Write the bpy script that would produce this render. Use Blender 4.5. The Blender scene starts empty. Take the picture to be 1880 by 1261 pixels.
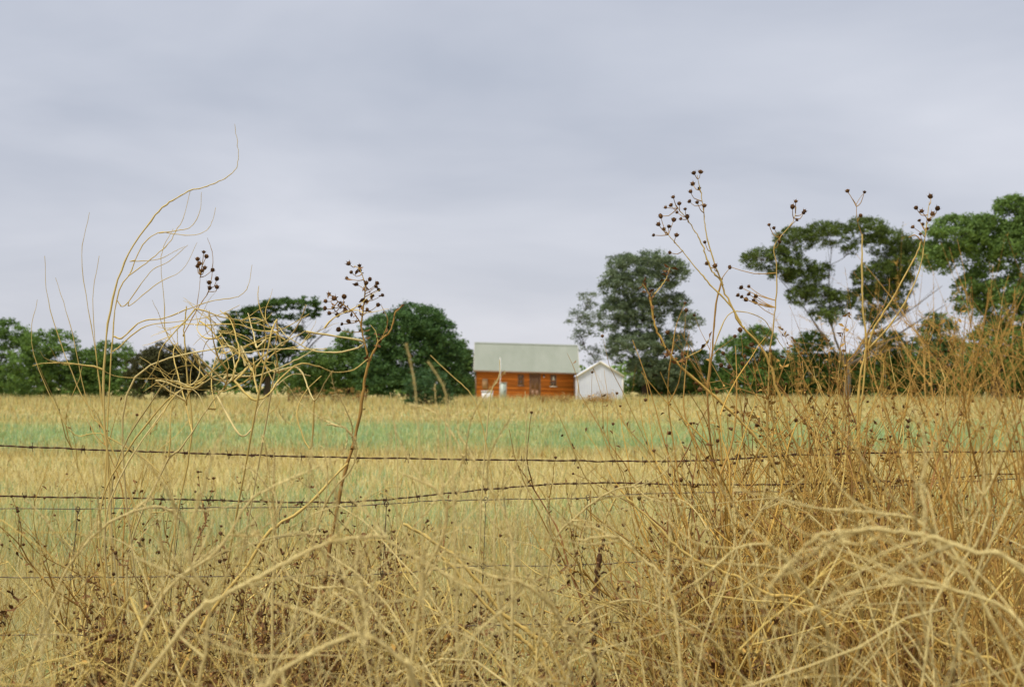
import bpy, math, random
import numpy as np
from mathutils import Vector

random.seed(7)
rng = np.random.default_rng(7)
S = bpy.context.scene
COL = S.collection

# ------------------------------------------------------------------ camera
W, H = 1880.0, 1261.0
FPX = 50.0 / 36.0 * W
HORIZON = 709.0
CAMZ = 1.28
PITCH = math.atan((HORIZON - H / 2) / FPX)
cam_d = bpy.data.cameras.new('camera')
cam_d.lens = 50.0
cam_d.sensor_width = 36.0
cam_d.clip_start = 0.05
cam_d.clip_end = 6000.0
cam_d.dof.use_dof = True
cam_d.dof.focus_distance = 4.3
cam_d.dof.aperture_fstop = 8.0
cam_o = bpy.data.objects.new('camera', cam_d)
COL.objects.link(cam_o)
cam_o.location = (0, 0, CAMZ)
cam_o.rotation_euler = (math.pi / 2 + PITCH, 0, 0)
S.camera = cam_o

# ------------------------------------------------------------------ sky (overcast)
SUN_EL, SUN_AZ = math.radians(64), math.radians(225)   # azimuth from +Y clockwise: behind left of the camera
world = bpy.data.worlds.new('World')
S.world = world
world.use_nodes = True
nt = world.node_tree
nt.nodes.clear()
def N(t, **kw):
    n = nt.nodes.new(t)
    for k, v in kw.items():
        setattr(n, k, v)
    return n
out = N('ShaderNodeOutputWorld')
bg = N('ShaderNodeBackground')
sky = N('ShaderNodeTexSky', sky_type='NISHITA')
sky.sun_disc = False
sky.sun_elevation = SUN_EL
sky.sun_rotation = SUN_AZ
geo = N('ShaderNodeTexCoord')
sep = N('ShaderNodeSeparateXYZ')
nt.links.new(geo.outputs['Generated'], sep.inputs[0])
mx = N('ShaderNodeMath', operation='MAXIMUM'); mx.inputs[1].default_value = 0.0
nt.links.new(sep.outputs['Z'], mx.inputs[0])
ad = N('ShaderNodeMath', operation='ADD'); ad.inputs[1].default_value = 0.16
nt.links.new(mx.outputs[0], ad.inputs[0])
dx = N('ShaderNodeMath', operation='DIVIDE'); dy = N('ShaderNodeMath', operation='DIVIDE')
nt.links.new(sep.outputs['X'], dx.inputs[0]); nt.links.new(ad.outputs[0], dx.inputs[1])
nt.links.new(sep.outputs['Y'], dy.inputs[0]); nt.links.new(ad.outputs[0], dy.inputs[1])
cmb = N('ShaderNodeCombineXYZ')
nt.links.new(dx.outputs[0], cmb.inputs[0]); nt.links.new(dy.outputs[0], cmb.inputs[1])
cmb.inputs[2].default_value = 3.7
n1 = N('ShaderNodeTexNoise'); n1.inputs['Scale'].default_value = 0.85
n1.inputs['Detail'].default_value = 5.0; n1.inputs['Roughness'].default_value = 0.5
n1.inputs['Distortion'].default_value = 0.3
nt.links.new(cmb.outputs[0], n1.inputs['Vector'])
rp = N('ShaderNodeValToRGB')
rp.color_ramp.elements[0].position = 0.36; rp.color_ramp.elements[0].color = (3.6, 3.85, 4.5, 1)
rp.color_ramp.elements[1].position = 0.66; rp.color_ramp.elements[1].color = (5.1, 5.25, 5.8, 1)
nt.links.new(n1.outputs['Fac'], rp.inputs[0])
# thinner, brighter cloud towards the horizon
hz = N('ShaderNodeMapRange'); hz.inputs['From Min'].default_value = 0.0; hz.inputs['From Max'].default_value = 0.22
hz.inputs['To Min'].default_value = 0.55; hz.inputs['To Max'].default_value = 0.0
nt.links.new(mx.outputs[0], hz.inputs['Value'])
mh = N('ShaderNodeMixRGB'); mh.inputs[2].default_value = (5.5, 5.4, 5.8, 1)
nt.links.new(hz.outputs[0], mh.inputs[0]); nt.links.new(rp.outputs[0], mh.inputs[1])
mixs = N('ShaderNodeMixRGB'); mixs.inputs[0].default_value = 0.92
nt.links.new(sky.outputs[0], mixs.inputs[1]); nt.links.new(mh.outputs[0], mixs.inputs[2])
nt.links.new(mixs.outputs[0], bg.inputs['Color'])
bg.inputs['Strength'].default_value = 0.10
nt.links.new(bg.outputs[0], out.inputs[0])

sun_d = bpy.data.lights.new('sun', 'SUN')
sun_d.energy = 3.0
sun_d.angle = math.radians(12)
sun_d.color = (1.0, 0.95, 0.86)
sun_o = bpy.data.objects.new('sun', sun_d)
COL.objects.link(sun_o)
sd = Vector((math.sin(SUN_AZ) * math.cos(SUN_EL), math.cos(SUN_AZ) * math.cos(SUN_EL), math.sin(SUN_EL)))
sun_o.rotation_euler = sd.to_track_quat('Z', 'Y').to_euler()

S.view_settings.view_transform = 'Standard'
S.view_settings.look = 'None'
S.view_settings.gamma = 1.0
S.view_settings.exposure = 0.45
S.view_settings.use_curve_mapping = False

# ------------------------------------------------------------------ helpers
CP, SP = math.cos(PITCH), math.sin(PITCH)
def P(px, py, Y):
    """world point on the ray of a photo pixel at ground distance Y"""
    u = (px - W / 2) / FPX
    v = (H / 2 - py) / FPX
    dyy = CP - v * SP
    t = Y / dyy
    return (u * t, Y, CAMZ + (SP + v * CP) * t)

def ppm(Y):
    return FPX / Y

def nrm(a):
    return a / np.maximum(np.linalg.norm(a, axis=-1, keepdims=True), 1e-9)

def make_mesh(name, verts, faces, cols=None, smooth=False):
    """verts (n,3); faces: list of int arrays (m,k)"""
    me = bpy.data.meshes.new(name)
    verts = np.asarray(verts, dtype=np.float32)
    faces = [np.asarray(f, dtype=np.int32) for f in faces if len(f)]
    me.vertices.add(len(verts))
    me.vertices.foreach_set('co', verts.ravel())
    nl = sum(f.size for f in faces)
    npoly = sum(len(f) for f in faces)
    me.loops.add(nl)
    me.loops.foreach_set('vertex_index', np.concatenate([f.ravel() for f in faces]))
    me.polygons.add(npoly)
    tot = np.concatenate([np.full(len(f), f.shape[1], np.int32) for f in faces])
    st = np.concatenate([[0], np.cumsum(tot)[:-1]]).astype(np.int32)
    me.polygons.foreach_set('loop_start', st)
    me.polygons.foreach_set('loop_total', tot)
    if smooth:
        me.polygons.foreach_set('use_smooth', np.ones(npoly, dtype=bool))
    if cols is not None:
        c = np.ones((len(verts), 4), np.float32)
        c[:, :3] = cols
        a = me.color_attributes.new('Col', 'FLOAT_COLOR', 'POINT')
        a.data.foreach_set('color', c.ravel())
    me.update(calc_edges=True)
    me.validate()
    return me

def obj(name, me, mat, parent=None):
    o = bpy.data.objects.new(name, me)
    if me is not None and mat is not None and len(me.materials) == 0:
        me.materials.append(mat)
    COL.objects.link(o)
    if parent is not None:
        o.parent = parent
    return o

def tag(o, label=None, cat=None, group=None, kind=None):
    if label: o['label'] = label
    if cat: o['category'] = cat
    if group: o['group'] = group
    if kind: o['kind'] = kind
    return o

def thing(name, label, cat, loc=(0, 0, 0), group=None):
    o = bpy.data.objects.new(name, None)
    o.empty_display_size = 0.2
    COL.objects.link(o)
    o.location = loc
    return tag(o, label, cat, group)

class MB:
    """collects boxes and prisms into one mesh"""
    def __init__(self):
        self.v, self.q, self.t, self.n = [], [], [], 0
    def add(self, verts, quads=(), tris=()):
        self.v.extend(verts)
        self.q.extend([[i + self.n for i in f] for f in quads])
        self.t.extend([[i + self.n for i in f] for f in tris])
        self.n += len(verts)
        return self
    def box(self, x0, x1, y0, y1, z0, z1):
        v = [(x, y, z) for z in (z0, z1) for y in (y0, y1) for x in (x0, x1)]
        return self.add(v, [(0, 2, 3, 1), (4, 5, 7, 6), (0, 1, 5, 4), (2, 6, 7, 3), (0, 4, 6, 2), (1, 3, 7, 5)])
    def hexa(self, v):
        return self.add(v, [(0, 2, 3, 1), (4, 5, 7, 6), (0, 1, 5, 4), (2, 6, 7, 3), (0, 4, 6, 2), (1, 3, 7, 5)])
    def grid(self, P2):
        r, c = len(P2), len(P2[0])
        self.add([p for row in P2 for p in row],
                 [(i * c + j, i * c + j + 1, (i + 1) * c + j + 1, (i + 1) * c + j) for i in range(r - 1) for j in range(c - 1)])
        return self
    def cyl(self, p0, p1, r, n=8):
        p0, p1 = Vector(p0), Vector(p1)
        t = (p1 - p0).normalized()
        u = t.cross(Vector((0.31, 0.87, 0.12))).normalized(); w = t.cross(u)
        ring = [u * math.cos(2 * math.pi * k / n) * r + w * math.sin(2 * math.pi * k / n) * r for k in range(n)]
        v = [tuple(p0 + a) for a in ring] + [tuple(p1 + a) for a in ring] + [tuple(p0), tuple(p1)]
        q = [(k, (k + 1) % n, n + (k + 1) % n, n + k) for k in range(n)]
        t3 = [((k + 1) % n, k, 2 * n) for k in range(n)] + [(n + k, n + (k + 1) % n, 2 * n + 1) for k in range(n)]
        return self.add(v, q, t3)
    def build(self, name, mat, parent=None, shear=0.0):
        v = np.array(self.v, dtype=np.float32)
        if shear:
            v[:, 2] += shear * v[:, 0]
        f = []
        if self.q: f.append(np.array(self.q))
        if self.t: f.append(np.array(self.t))
        return obj(name, make_mesh(name, v, f), mat, parent)

class Tubes:
    """many tapered tubes, plus bristles, in one mesh with vertex colours"""
    def __init__(self):
        self.V, self.Q, self.T, self.C, self.n = [], [], [], [], 0
    def tube(self, pts, r, col, sides=4, knots=0.0):
        pts = np.asarray(pts, float)
        k = len(pts)
        r = np.broadcast_to(np.asarray(r, float), (k,)).copy()
        if knots:
            r *= 1 + knots * rng.uniform(-0.5, 1.0, k)
        t = np.gradient(pts, axis=0)
        t = nrm(t)
        ref = nrm(rng.normal(size=3))
        m = nrm(t.mean(0))
        if abs(ref @ m) > 0.8:
            ref = nrm(np.cross(m, ref + np.array([.3, .5, .1])))
        u = nrm(np.cross(t, ref)); w = np.cross(t, u)
        a = np.arange(sides) * 2 * np.pi / sides
        ring = u[:, None, :] * np.cos(a)[None, :, None] + w[:, None, :] * np.sin(a)[None, :, None]
        v = pts[:, None, :] + ring * r[:, None, None]
        i = np.arange(k - 1)[:, None] * sides
        j = np.arange(sides)[None, :]; j2 = (j + 1) % sides
        q = np.stack([i + j, i + j2, i + sides + j2, i + sides + j], -1).reshape(-1, 4) + self.n
        self.V.append(v.reshape(-1, 3)); self.Q.append(q)
        col = np.asarray(col, float)
        if col.ndim == 1:
            c = np.broadcast_to(col, (k, 3))
        else:
            c = col
        self.C.append(np.repeat(c, sides, axis=0))
        self.n += k * sides
    def fur(self, pts, dens, length, width, col):
        pts = np.asarray(pts, float)
        seg = np.diff(pts, axis=0); L = np.linalg.norm(seg, axis=1)
        n = int(L.sum() * dens)
        if n < 1: return
        si = rng.choice(len(seg), n, p=L / L.sum())
        f = rng.random((n, 1))
        p = pts[si] + seg[si] * f
        t = nrm(seg[si])
        d = nrm(rng.normal(size=(n, 3)))
        d = nrm(d - t * (d * t).sum(1, keepdims=True) * 0.8 + t * 0.5)
        s = nrm(np.cross(d, t)) * width * 0.5
        ln = length * rng.uniform(0.4, 1.2, (n, 1))
        v = np.stack([p - s, p + s, p + d * ln], 1).reshape(-1, 3)
        self.V.append(v)
        self.T.append(np.arange(n * 3).reshape(-1, 3) + self.n)
        self.C.append(np.broadcast_to(np.asarray(col, float), (n * 3, 3)))
        self.n += n * 3
    def flakes(self, p, size, col, jitter=0.25):
        """small curled scraps (two triangles bent along the middle)"""
        p = np.asarray(p, float); n = len(p)
        if n == 0: return
        a = nrm(rng.normal(size=(n, 3))); b = nrm(np.cross(a, rng.normal(size=(n, 3)))); c = np.cross(a, b)
        sz = (size * rng.uniform(0.5, 1.3, (n, 1)))
        v = np.stack([p, p + a * sz + b * sz * 0.35, p + a * sz * 1.6 + c * sz * 0.5, p + a * sz - b * sz * 0.35], 1)
        self.V.append(v.reshape(-1, 3))
        self.Q.append(np.arange(n * 4).reshape(-1, 4) + self.n)
        cc = np.asarray(col, float)[None, :] * rng.uniform(1 - jitter, 1 + jitter, (n, 1))
        self.C.append(np.repeat(cc, 4, axis=0))
        self.n += n * 4
    def build(self, name, mat, parent=None, smooth=True):
        f = []
        if self.Q: f.append(np.concatenate(self.Q))
        if self.T: f.append(np.concatenate(self.T))
        return obj(name, make_mesh(name, np.concatenate(self.V), f, np.concatenate(self.C), smooth), mat, parent)

def spline(pts, n):
    """smooth resample of a polyline (Catmull-Rom)"""
    p = np.asarray(pts, float)
    if len(p) == 2:
        t = np.linspace(0, 1, n)[:, None]
        return p[0] * (1 - t) + p[1] * t
    e = np.vstack([2 * p[0] - p[1], p, 2 * p[-1] - p[-2]])
    s = np.linspace(0, len(p) - 1 - 1e-6, n)
    i = s.astype(int); f = (s - i)[:, None]
    a, b, c, d = e[i], e[i + 1], e[i + 2], e[i + 3]
    return 0.5 * ((2 * b) + (-a + c) * f + (2 * a - 5 * b + 4 * c - d) * f ** 2 + (-a + 3 * b - 3 * c + d) * f ** 3)

# ------------------------------------------------------------------ materials
def mat(name, rough=0.7, color=None, attr=False, spec=0.3, noise=None, trans=0.0, bump=None, metal=0.0, var=0.0):
    m = bpy.data.materials.new(name); m.use_nodes = True
    t = m.node_tree; b = t.nodes['Principled BSDF']
    b.inputs['Roughness'].default_value = rough
    b.inputs['Specular IOR Level'].default_value = spec
    b.inputs['Metallic'].default_value = metal
    src = None
    if attr:
        a = t.nodes.new('ShaderNodeVertexColor'); a.layer_name = 'Col'; src = a.outputs[0]
    elif noise:
        # noise = (scale xyz, colour a, colour b)
        tc = t.nodes.new('ShaderNodeTexCoord'); mp = t.nodes.new('ShaderNodeMapping')
        mp.inputs['Scale'].default_value = noise[0]
        t.links.new(tc.outputs['Object'], mp.inputs[0])
        no = t.nodes.new('ShaderNodeTexNoise'); no.inputs['Scale'].default_value = 1.0
        no.inputs['Detail'].default_value = 5.0; no.inputs['Roughness'].default_value = 0.65
        t.links.new(mp.outputs[0], no.inputs['Vector'])
        r = t.nodes.new('ShaderNodeValToRGB')
        r.color_ramp.elements[0].position = 0.3; r.color_ramp.elements[0].color = (*noise[1], 1)
        r.color_ramp.elements[1].position = 0.7; r.color_ramp.elements[1].color = (*noise[2], 1)
        t.links.new(no.outputs['Fac'], r.inputs[0]); src = r.outputs[0]
        if bump:
            bp = t.nodes.new('ShaderNodeBump'); bp.inputs['Strength'].default_value = bump
            t.links.new(no.outputs['Fac'], bp.inputs['Height']); t.links.new(bp.outputs[0], b.inputs['Normal'])
    else:
        b.inputs['Base Color'].default_value = (*color, 1)
    if var and src is not None:
        oi = t.nodes.new('ShaderNodeObjectInfo')
        mr = t.nodes.new('ShaderNodeMapRange'); mr.inputs['To Min'].default_value = 1 - var; mr.inputs['To Max'].default_value = 1 + var
        t.links.new(oi.outputs['Random'], mr.inputs[0])
        vm = t.nodes.new('ShaderNodeVectorMath'); vm.operation = 'SCALE'
        t.links.new(src, vm.inputs[0]); t.links.new(mr.outputs[0], vm.inputs['Scale']); src = vm.outputs[0]
    if src is not None:
        t.links.new(src, b.inputs['Base Color'])
    if trans:
        tr = t.nodes.new('ShaderNodeBsdfTranslucent')
        if src is not None: t.links.new(src, tr.inputs['Color'])
        mxs = t.nodes.new('ShaderNodeMixShader'); mxs.inputs[0].default_value = trans
        o = t.nodes['Material Output']
        t.links.new(b.outputs[0], mxs.inputs[1]); t.links.new(tr.outputs[0], mxs.inputs[2]); t.links.new(mxs.outputs[0], o.inputs[0])
    return m

M = {
    'foliage': mat('foliage', 0.6, attr=True, spec=0.25, trans=0.3),
    'bark': mat('bark', 0.9, attr=True, spec=0.1),
    'stem': mat('dry_stem', 0.75, attr=True, spec=0.2),
    'grass': mat('grass_blade', 0.8, attr=True, spec=0.15, trans=0.45),
    'soil': mat('soil', 0.95, noise=((0.35, 0.35, 0.35), (0.15, 0.105, 0.045), (0.28, 0.21, 0.09)), spec=0.1, bump=0.4),
    'board': mat('cedar_board', 0.55, noise=((0.9, 9, 14), (0.46, 0.125, 0.014), (0.72, 0.25, 0.035)), spec=0.3, var=0.28, bump=0.15),
    'wallcore': mat('wall_core', 0.8, noise=((2, 2, 2), (0.16, 0.06, 0.02), (0.2, 0.07, 0.025))),
    'roof': mat('painted_iron_roof', 0.6, noise=((0.8, 0.3, 0.3), (0.225, 0.245, 0.19), (0.275, 0.29, 0.235)), spec=0.3),
    'fascia': mat('fascia_paint', 0.5, noise=((3, 3, 3), (0.20, 0.14, 0.09), (0.26, 0.18, 0.12))),
    'cream': mat('cream_trim', 0.5, noise=((3, 3, 3), (0.60, 0.56, 0.44), (0.70, 0.66, 0.54))),
    'door': mat('door_paint', 0.55, noise=((1, 1, 3), (0.20, 0.105, 0.05), (0.25, 0.135, 0.07))),
    'glass': mat('window_glass', 0.12, noise=((1, 1, 1), (0.05, 0.055, 0.05), (0.10, 0.11, 0.10)), spec=0.6),
    'blind': mat('window_blind', 0.8, noise=((3, 3, 9), (0.55, 0.6, 0.52), (0.68, 0.7, 0.62))),
    'shed': mat('shed_iron', 0.5, noise=((0.7, 0.7, 0.5), (0.54, 0.58, 0.66), (0.66, 0.70, 0.78)), spec=0.3),
    'cabinet': mat('cabinet_paint', 0.5, noise=((2, 2, 2), (0.40, 0.45, 0.38), (0.48, 0.53, 0.46))),
    'panel': mat('panel_paint', 0.6, noise=((2, 2, 2), (0.38, 0.22, 0.10), (0.44, 0.27, 0.13))),
    'white': mat('white_plastic', 0.45, noise=((4, 4, 4), (0.72, 0.72, 0.70), (0.8, 0.8, 0.78))),
    'wire': mat('rusty_wire', 0.75, noise=((30, 30, 30), (0.035, 0.018, 0.012), (0.12, 0.055, 0.03)), spec=0.3, metal=0.3),
    'galv': mat('weathered_wire', 0.6, noise=((20, 20, 20), (0.07, 0.05, 0.035), (0.16, 0.12, 0.08)), spec=0.4, metal=0.4),
    'post': mat('steel_post', 0.8, noise=((6, 6, 6), (0.06, 0.03, 0.02), (0.14, 0.07, 0.04))),
    'seed': mat('seed_head_brown', 0.85, noise=((120, 120, 120), (0.045, 0.022, 0.01), (0.17, 0.09, 0.035)), spec=0.1, var=0.45),
    'dark': mat('dark_metal', 0.5, noise=((5, 5, 5), (0.04, 0.04, 0.04), (0.07, 0.07, 0.07))),
}

# ------------------------------------------------------------------ terrain
def ground_material():
    """brown litter on the verge, pale straw thatch in the field beyond the fence, greener soil cover in the crop strip"""
    m = M['soil']; t = m.node_tree; b = t.nodes['Principled BSDF']
    verge = b.inputs['Base Color'].links[0].from_socket
    tc = t.nodes.new('ShaderNodeTexCoord'); sp = t.nodes.new('ShaderNodeSeparateXYZ')
    t.links.new(tc.outputs['Object'], sp.inputs[0])
    no = t.nodes.new('ShaderNodeTexNoise'); no.inputs['Scale'].default_value = .5; no.inputs['Detail'].default_value = 6
    t.links.new(tc.outputs['Object'], no.inputs['Vector'])
    wob = t.nodes.new('ShaderNodeMath'); wob.operation = 'MULTIPLY_ADD'; wob.inputs[1].default_value = 3.0
    t.links.new(no.outputs['Fac'], wob.inputs[0]); t.links.new(sp.outputs['Y'], wob.inputs[2])
    fr_ = t.nodes.new('ShaderNodeValToRGB')
    fr_.color_ramp.elements[0].position = .35; fr_.color_ramp.elements[0].color = (.38, .30, .11, 1)
    fr_.color_ramp.elements[1].position = .65; fr_.color_ramp.elements[1].color = (.52, .43, .18, 1)
    t.links.new(no.outputs['Fac'], fr_.inputs[0])
    def band(a, c):
        mr = t.nodes.new('ShaderNodeMapRange'); mr.interpolation_type = 'SMOOTHSTEP'
        mr.inputs['From Min'].default_value = a; mr.inputs['From Max'].default_value = c
        t.links.new(wob.outputs[0], mr.inputs[0]); return mr.outputs[0]
    def mix(f, c1, c2):
        x = t.nodes.new('ShaderNodeMixRGB'); t.links.new(f, x.inputs[0]); t.links.new(c1, x.inputs[1])
        if isinstance(c2, tuple): x.inputs[2].default_value = c2
        else: t.links.new(c2, x.inputs[2])
        return x.outputs[0]
    c = mix(band(5.5, 8.0), verge, fr_.outputs[0])
    up, dn = band(28, 33), band(44, 56)
    sub = t.nodes.new('ShaderNodeMath'); sub.operation = 'SUBTRACT'
    t.links.new(up, sub.inputs[0]); t.links.new(dn, sub.inputs[1])
    c = mix(sub.outputs[0], c, (.33, .40, .17, 1))
    t.links.new(c, b.inputs['Base Color'])
ground_material()

def tn(x, y):
    return 0.5 + 0.5 * np.sin(x * 0.9 + 1.7 * np.sin(y * 0.37) + 0.6) * np.cos(y * 0.61 + 1.3 * np.sin(x * 0.53))

xs = np.concatenate([np.linspace(-3000, -80, 14), np.linspace(-70, 70, 57), np.linspace(80, 3000, 14)])
ys = np.concatenate([np.linspace(-200, -6, 6), np.linspace(-5, 150, 80), np.linspace(160, 4500, 18)])
gx, gy = np.meshgrid(xs, ys)
gz = np.where((np.abs(gx) < 70) & (gy < 150) & (gy > -5), 0.03 * (tn(gx, gy) - 0.5), 0.0)
nv = len(xs)
ii, jj = np.meshgrid(np.arange(len(ys) - 1), np.arange(nv - 1), indexing='ij')
a0 = (ii * nv + jj).ravel()
ground = obj('ground', make_mesh('ground', np.stack([gx.ravel(), gy.ravel(), gz.ravel()], 1),
             [np.stack([a0, a0 + 1, a0 + nv + 1, a0 + nv], 1)], smooth=True), M['soil'])
tag(ground, kind='structure')

# ------------------------------------------------------------------ cabin
SH = -0.028     # the cabin sits slightly out of level: eaves fall to the right
CY = 118.0
k = ppm(CY)
HX0, HX1 = (873.5 - 940) / k, (1060 - 940) / k
HD = 6.2
EZ, RZ = 2.69, 4.86
cabin = thing('timber_cabin', 'orange timber board cabin with pale green metal roof across the field', 'cabin', (0, CY, 0))
hmid = (HX0 + HX1) / 2
wall = MB()
wall.box(HX0 + .02, HX1 - .02, 0.02, HD - .02, -0.15, EZ - .03)
wall.add([(x, y, z) for x in (HX0 + .02, HX1 - .02) for y, z in ((0.02, EZ - .02), (HD - .02, EZ - .02), (HD / 2, RZ - .08))],
         [(0, 3, 4, 1), (1, 4, 5, 2), (2, 5, 3, 0)], [(0, 1, 2), (3, 5, 4)])
wall_o = wall.build('wall', M['wallcore'], cabin, SH)
BH = 0.178
nb = int(round((EZ) / BH))
bm_cache = {}
def board(x0, x1, y, z, h=BH, side=0):
    """one lapped board; side 0 faces the camera, -1/+1 the gable ends (x is then the depth range)"""
    m = MB()
    a, b = 0.062, 0.006
    if side == 0:
        m.hexa([(x0, y - a, z), (x1, y - a, z), (x0, y + .02, z), (x1, y + .02, z),
                (x0, y - b, z + h), (x1, y - b, z + h), (x0, y + .02, z + h), (x1, y + .02, z + h)])
    else:
        s = side
        m.hexa([(y + s * a, x0, z), (y + s * a, x1, z), (y - s * .02, x0, z), (y - s * .02, x1, z),
                (y + s * b, x0, z + h), (y + s * b, x1, z + h), (y - s * .02, x0, z + h), (y - s * .02, x1, z + h)])
    return m
for i in range(nb):
    z = i * BH
    board(HX0 + .03, HX1 - .03, 0.0, z + .002, min(BH, EZ - z - .03) - .004).build('board', M['board'], wall_o, SH)
for s, X in ((-1, HX0), (1, HX1)):
    z = 0.0
    while z < RZ - .3:
        if z + BH < EZ:
            y0, y1 = .05, HD - .05
        else:
            f = (z + BH - EZ) / (RZ - EZ) * HD / 2
            y0, y1 = f + .06, HD - f - .06
        if y1 - y0 > .2:
            board(y0, y1, X, z + .002, BH - .004, s).build('board', M['board'], wall_o, SH)
        z += BH
for X, sx in ((HX0, -1), (HX1, 1)):
    MB().box(X - .055, X + .055, -.062, .03, 0, EZ - .04).build('corner_trim', M['fascia'], cabin, SH)

def corrugated(x0, x1, f, pitch=0.1, amp=0.011):
    """f(x)->list of points along a rib line; returns grid rows"""
    n = int((x1 - x0) / pitch * 4)
    rows = []
    for i in range(n + 1):
        x = x0 + (x1 - x0) * i / n
        rows.append(f(x, amp * math.cos(2 * math.pi * (x - x0) / pitch)))
    return rows
OV = 0.16
sl = (RZ - EZ) / (HD / 2)
roof_o = None
for s in (0, 1):
    m = MB()
    def fl(x, a):
        e = (-0.3, EZ - .3 * sl + .05) if s == 0 else (HD + .3, EZ - .3 * sl + .05)
        r = (HD / 2, RZ + .05)
        return [(x, e[0], e[1] + a), (x, e[0] * .5 + r[0] * .5, (e[1] + r[1]) / 2 + a), (x, r[0], r[1] + a)]
    m.grid(corrugated(HX0 - OV, HX1 + OV, fl))
    if s == 0:
        roof_o = m.build('roof', M['roof'], cabin, SH)
    else:
        m.build('roof', M['roof'], cabin, SH)
MB().add([(x, HD / 2 + dy_, RZ + dz_) for x in (HX0 - OV - .02, HX1 + OV + .02) for dy_, dz_ in ((-.16, -.02), (0, .10), (.16, -.02))],
         [(0, 3, 4, 1), (1, 4, 5, 2)]).build('ridge_cap', M['roof'], roof_o, SH)
ez0 = EZ - .3 * sl
MB().box(HX0 - OV, HX1 + OV, -.40, -.305, ez0 - .07, ez0 + .03).build('gutter', M['fascia'], roof_o, SH)
for X in (HX0 - OV - .03, HX1 + OV + .005):
    for s in (0, 1):
        ya, yb = (-.3, HD / 2) if s == 0 else (HD + .3, HD / 2)
        MB().hexa([(X, ya, ez0 - .10), (X + .025, ya, ez0 - .10), (X, yb, RZ - .10), (X + .025, yb, RZ - .10),
                   (X, ya, ez0 + .085), (X + .025, ya, ez0 + .085), (X, yb, RZ + .085), (X + .025, yb, RZ + .085)]).build('barge_board', M['cream'], roof_o, SH)
# down pipe, door, windows, lamp, panel
def hx(px): return (px - 940) / k
def hz_(px, py): return (HORIZON - py) / k + CAMZ - SH * hx(px)
d0, d1 = hx(973.5), hx(991)
dtop = hz_(982, 687)
door = MB().box(d0, d1, -.06, .0, 0.12, dtop).build('door', M['door'], cabin, SH)
fr = MB()
fr.box(d0 - .06, d0 - .002, -.075, 0, .10, dtop + .06).box(d1 + .002, d1 + .06, -.075, 0, .10, dtop + .06).box(d0, d1, -.075, 0, dtop + .002, dtop + .06)
fr.build('frame', M['fascia'], door, SH)
for z0, z1 in ((.35, 1.0), (1.15, dtop - .2)):
    for a in (0, 1):
        w2 = (d1 - d0 - .3) / 2
        xa = d0 + .1 + a * (w2 + .1)
        MB().box(xa, xa + w2, -.068, -.055, z0, z1).build('panel', M['door'], door, SH)
MB().cyl((d1 - .09, -.12, 1.05), (d1 - .09, -.05, 1.05), .03).build('handle', M['dark'], door, SH)
for px0, px1, py0, py1, sill in ((951, 961.5, 687, 707.5, 'fascia'), (1010.5, 1021.5, 688, 709, 'cream')):
    x0, x1 = hx(px0), hx(px1)
    zt, zb = hz_(px0, py0), hz_(px0, py1)
    f = MB().box(x0, x0 + .05, -.08, 0, zb, zt).box(x1 - .05, x1, -.08, 0, zb, zt)
    f.box(x0 + .05, x1 - .05, -.08, 0, zt - .05, zt).box(x0 + .05, x1 - .05, -.08, 0, zb, zb + .05)
    zm = (zt + zb) / 2
    f.box(x0 + .05, x1 - .05, -.07, 0, zm - .02, zm + .02)
    wo = f.build('window', M['fascia'], cabin, SH)
    for za, zc in ((zb + .052, zm - .022), (zm + .022, zt - .052)):
        MB().box(x0 + .052, x1 - .052, -.05, -.046, za, zc).build('pane', M['glass'], wo, SH)
    MB().box(x0 - .06, x1 + .06, -.13, -.005, zb - .055, zb - .002).build('sill', M[sill], wo, SH)
    if sill == 'cream':
        cx = (x0 + x1) / 2
        MB().add([(cx - .12, -.056, zm + .04), (cx + .12, -.056, zm + .04), (cx + .02, -.056, zt - .1), (cx - .02, -.056, zt - .1)], [(0, 1, 2, 3)]).build('curtain', M['blind'], wo, SH)
lx, lz = hx(998.5), hz_(998, 690)
lamp = MB().box(lx - .07, lx + .07, -.08, -.03, lz - .02, lz + .06).cyl((lx, -.14, lz - .06), (lx, -.14, lz + .1), .045).build('wall_lamp', M['dark'], cabin, SH)
MB().cyl((lx, -.14, lz - .13), (lx, -.14, lz - .062), .05).build('lamp_shade', M['white'], lamp, SH)
px0, px1 = hx(885.5), hx(895.5)
MB().box(px0, px1, -.11, -.0, hz_(890, 714), hz_(890, 695)).build('meter_panel', M['panel'], cabin, SH)
MB().cyl((HX1 - .25, -.1, .05), (HX1 - .25, -.1, EZ - .25), .04).build('downpipe', M['fascia'], cabin, SH)

# ------------------------------------------------------------------ white shed
SY = 112.0
ks = ppm(SY)
def sx_(px): return (px - 940) / ks
def sz_(py): return (HORIZON - py) / ks + CAMZ
shed = thing('metal_shed', 'small white ribbed metal shed with gable front beside the cabin', 'shed', (0, SY, 0))
A, B = sx_(1061), sx_(1143.5)
SE, SR = sz_(690), sz_(664.5)
SD = 4.4
mid = (A + B) / 2
def ftop(x): return SE + (SR - SE) * (1 - abs(x - mid) / ((B - A) / 2))
for nm, yy in (('front_wall', 0.0), ('back_wall', SD)):
    MB().grid(corrugated(A, B, lambda x, a: [(x, yy + a, -.05), (x, yy + a, ftop(x))], .19, .016)).build(nm, M['shed'], shed)
for X in (A, B):
    MB().grid(corrugated(0.02, SD - .02, lambda y, a: [(X + a * .7, y, -.05), (X + a * .7, y, SE)], .19, .016)).build('side_wall', M['shed'], shed)
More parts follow.
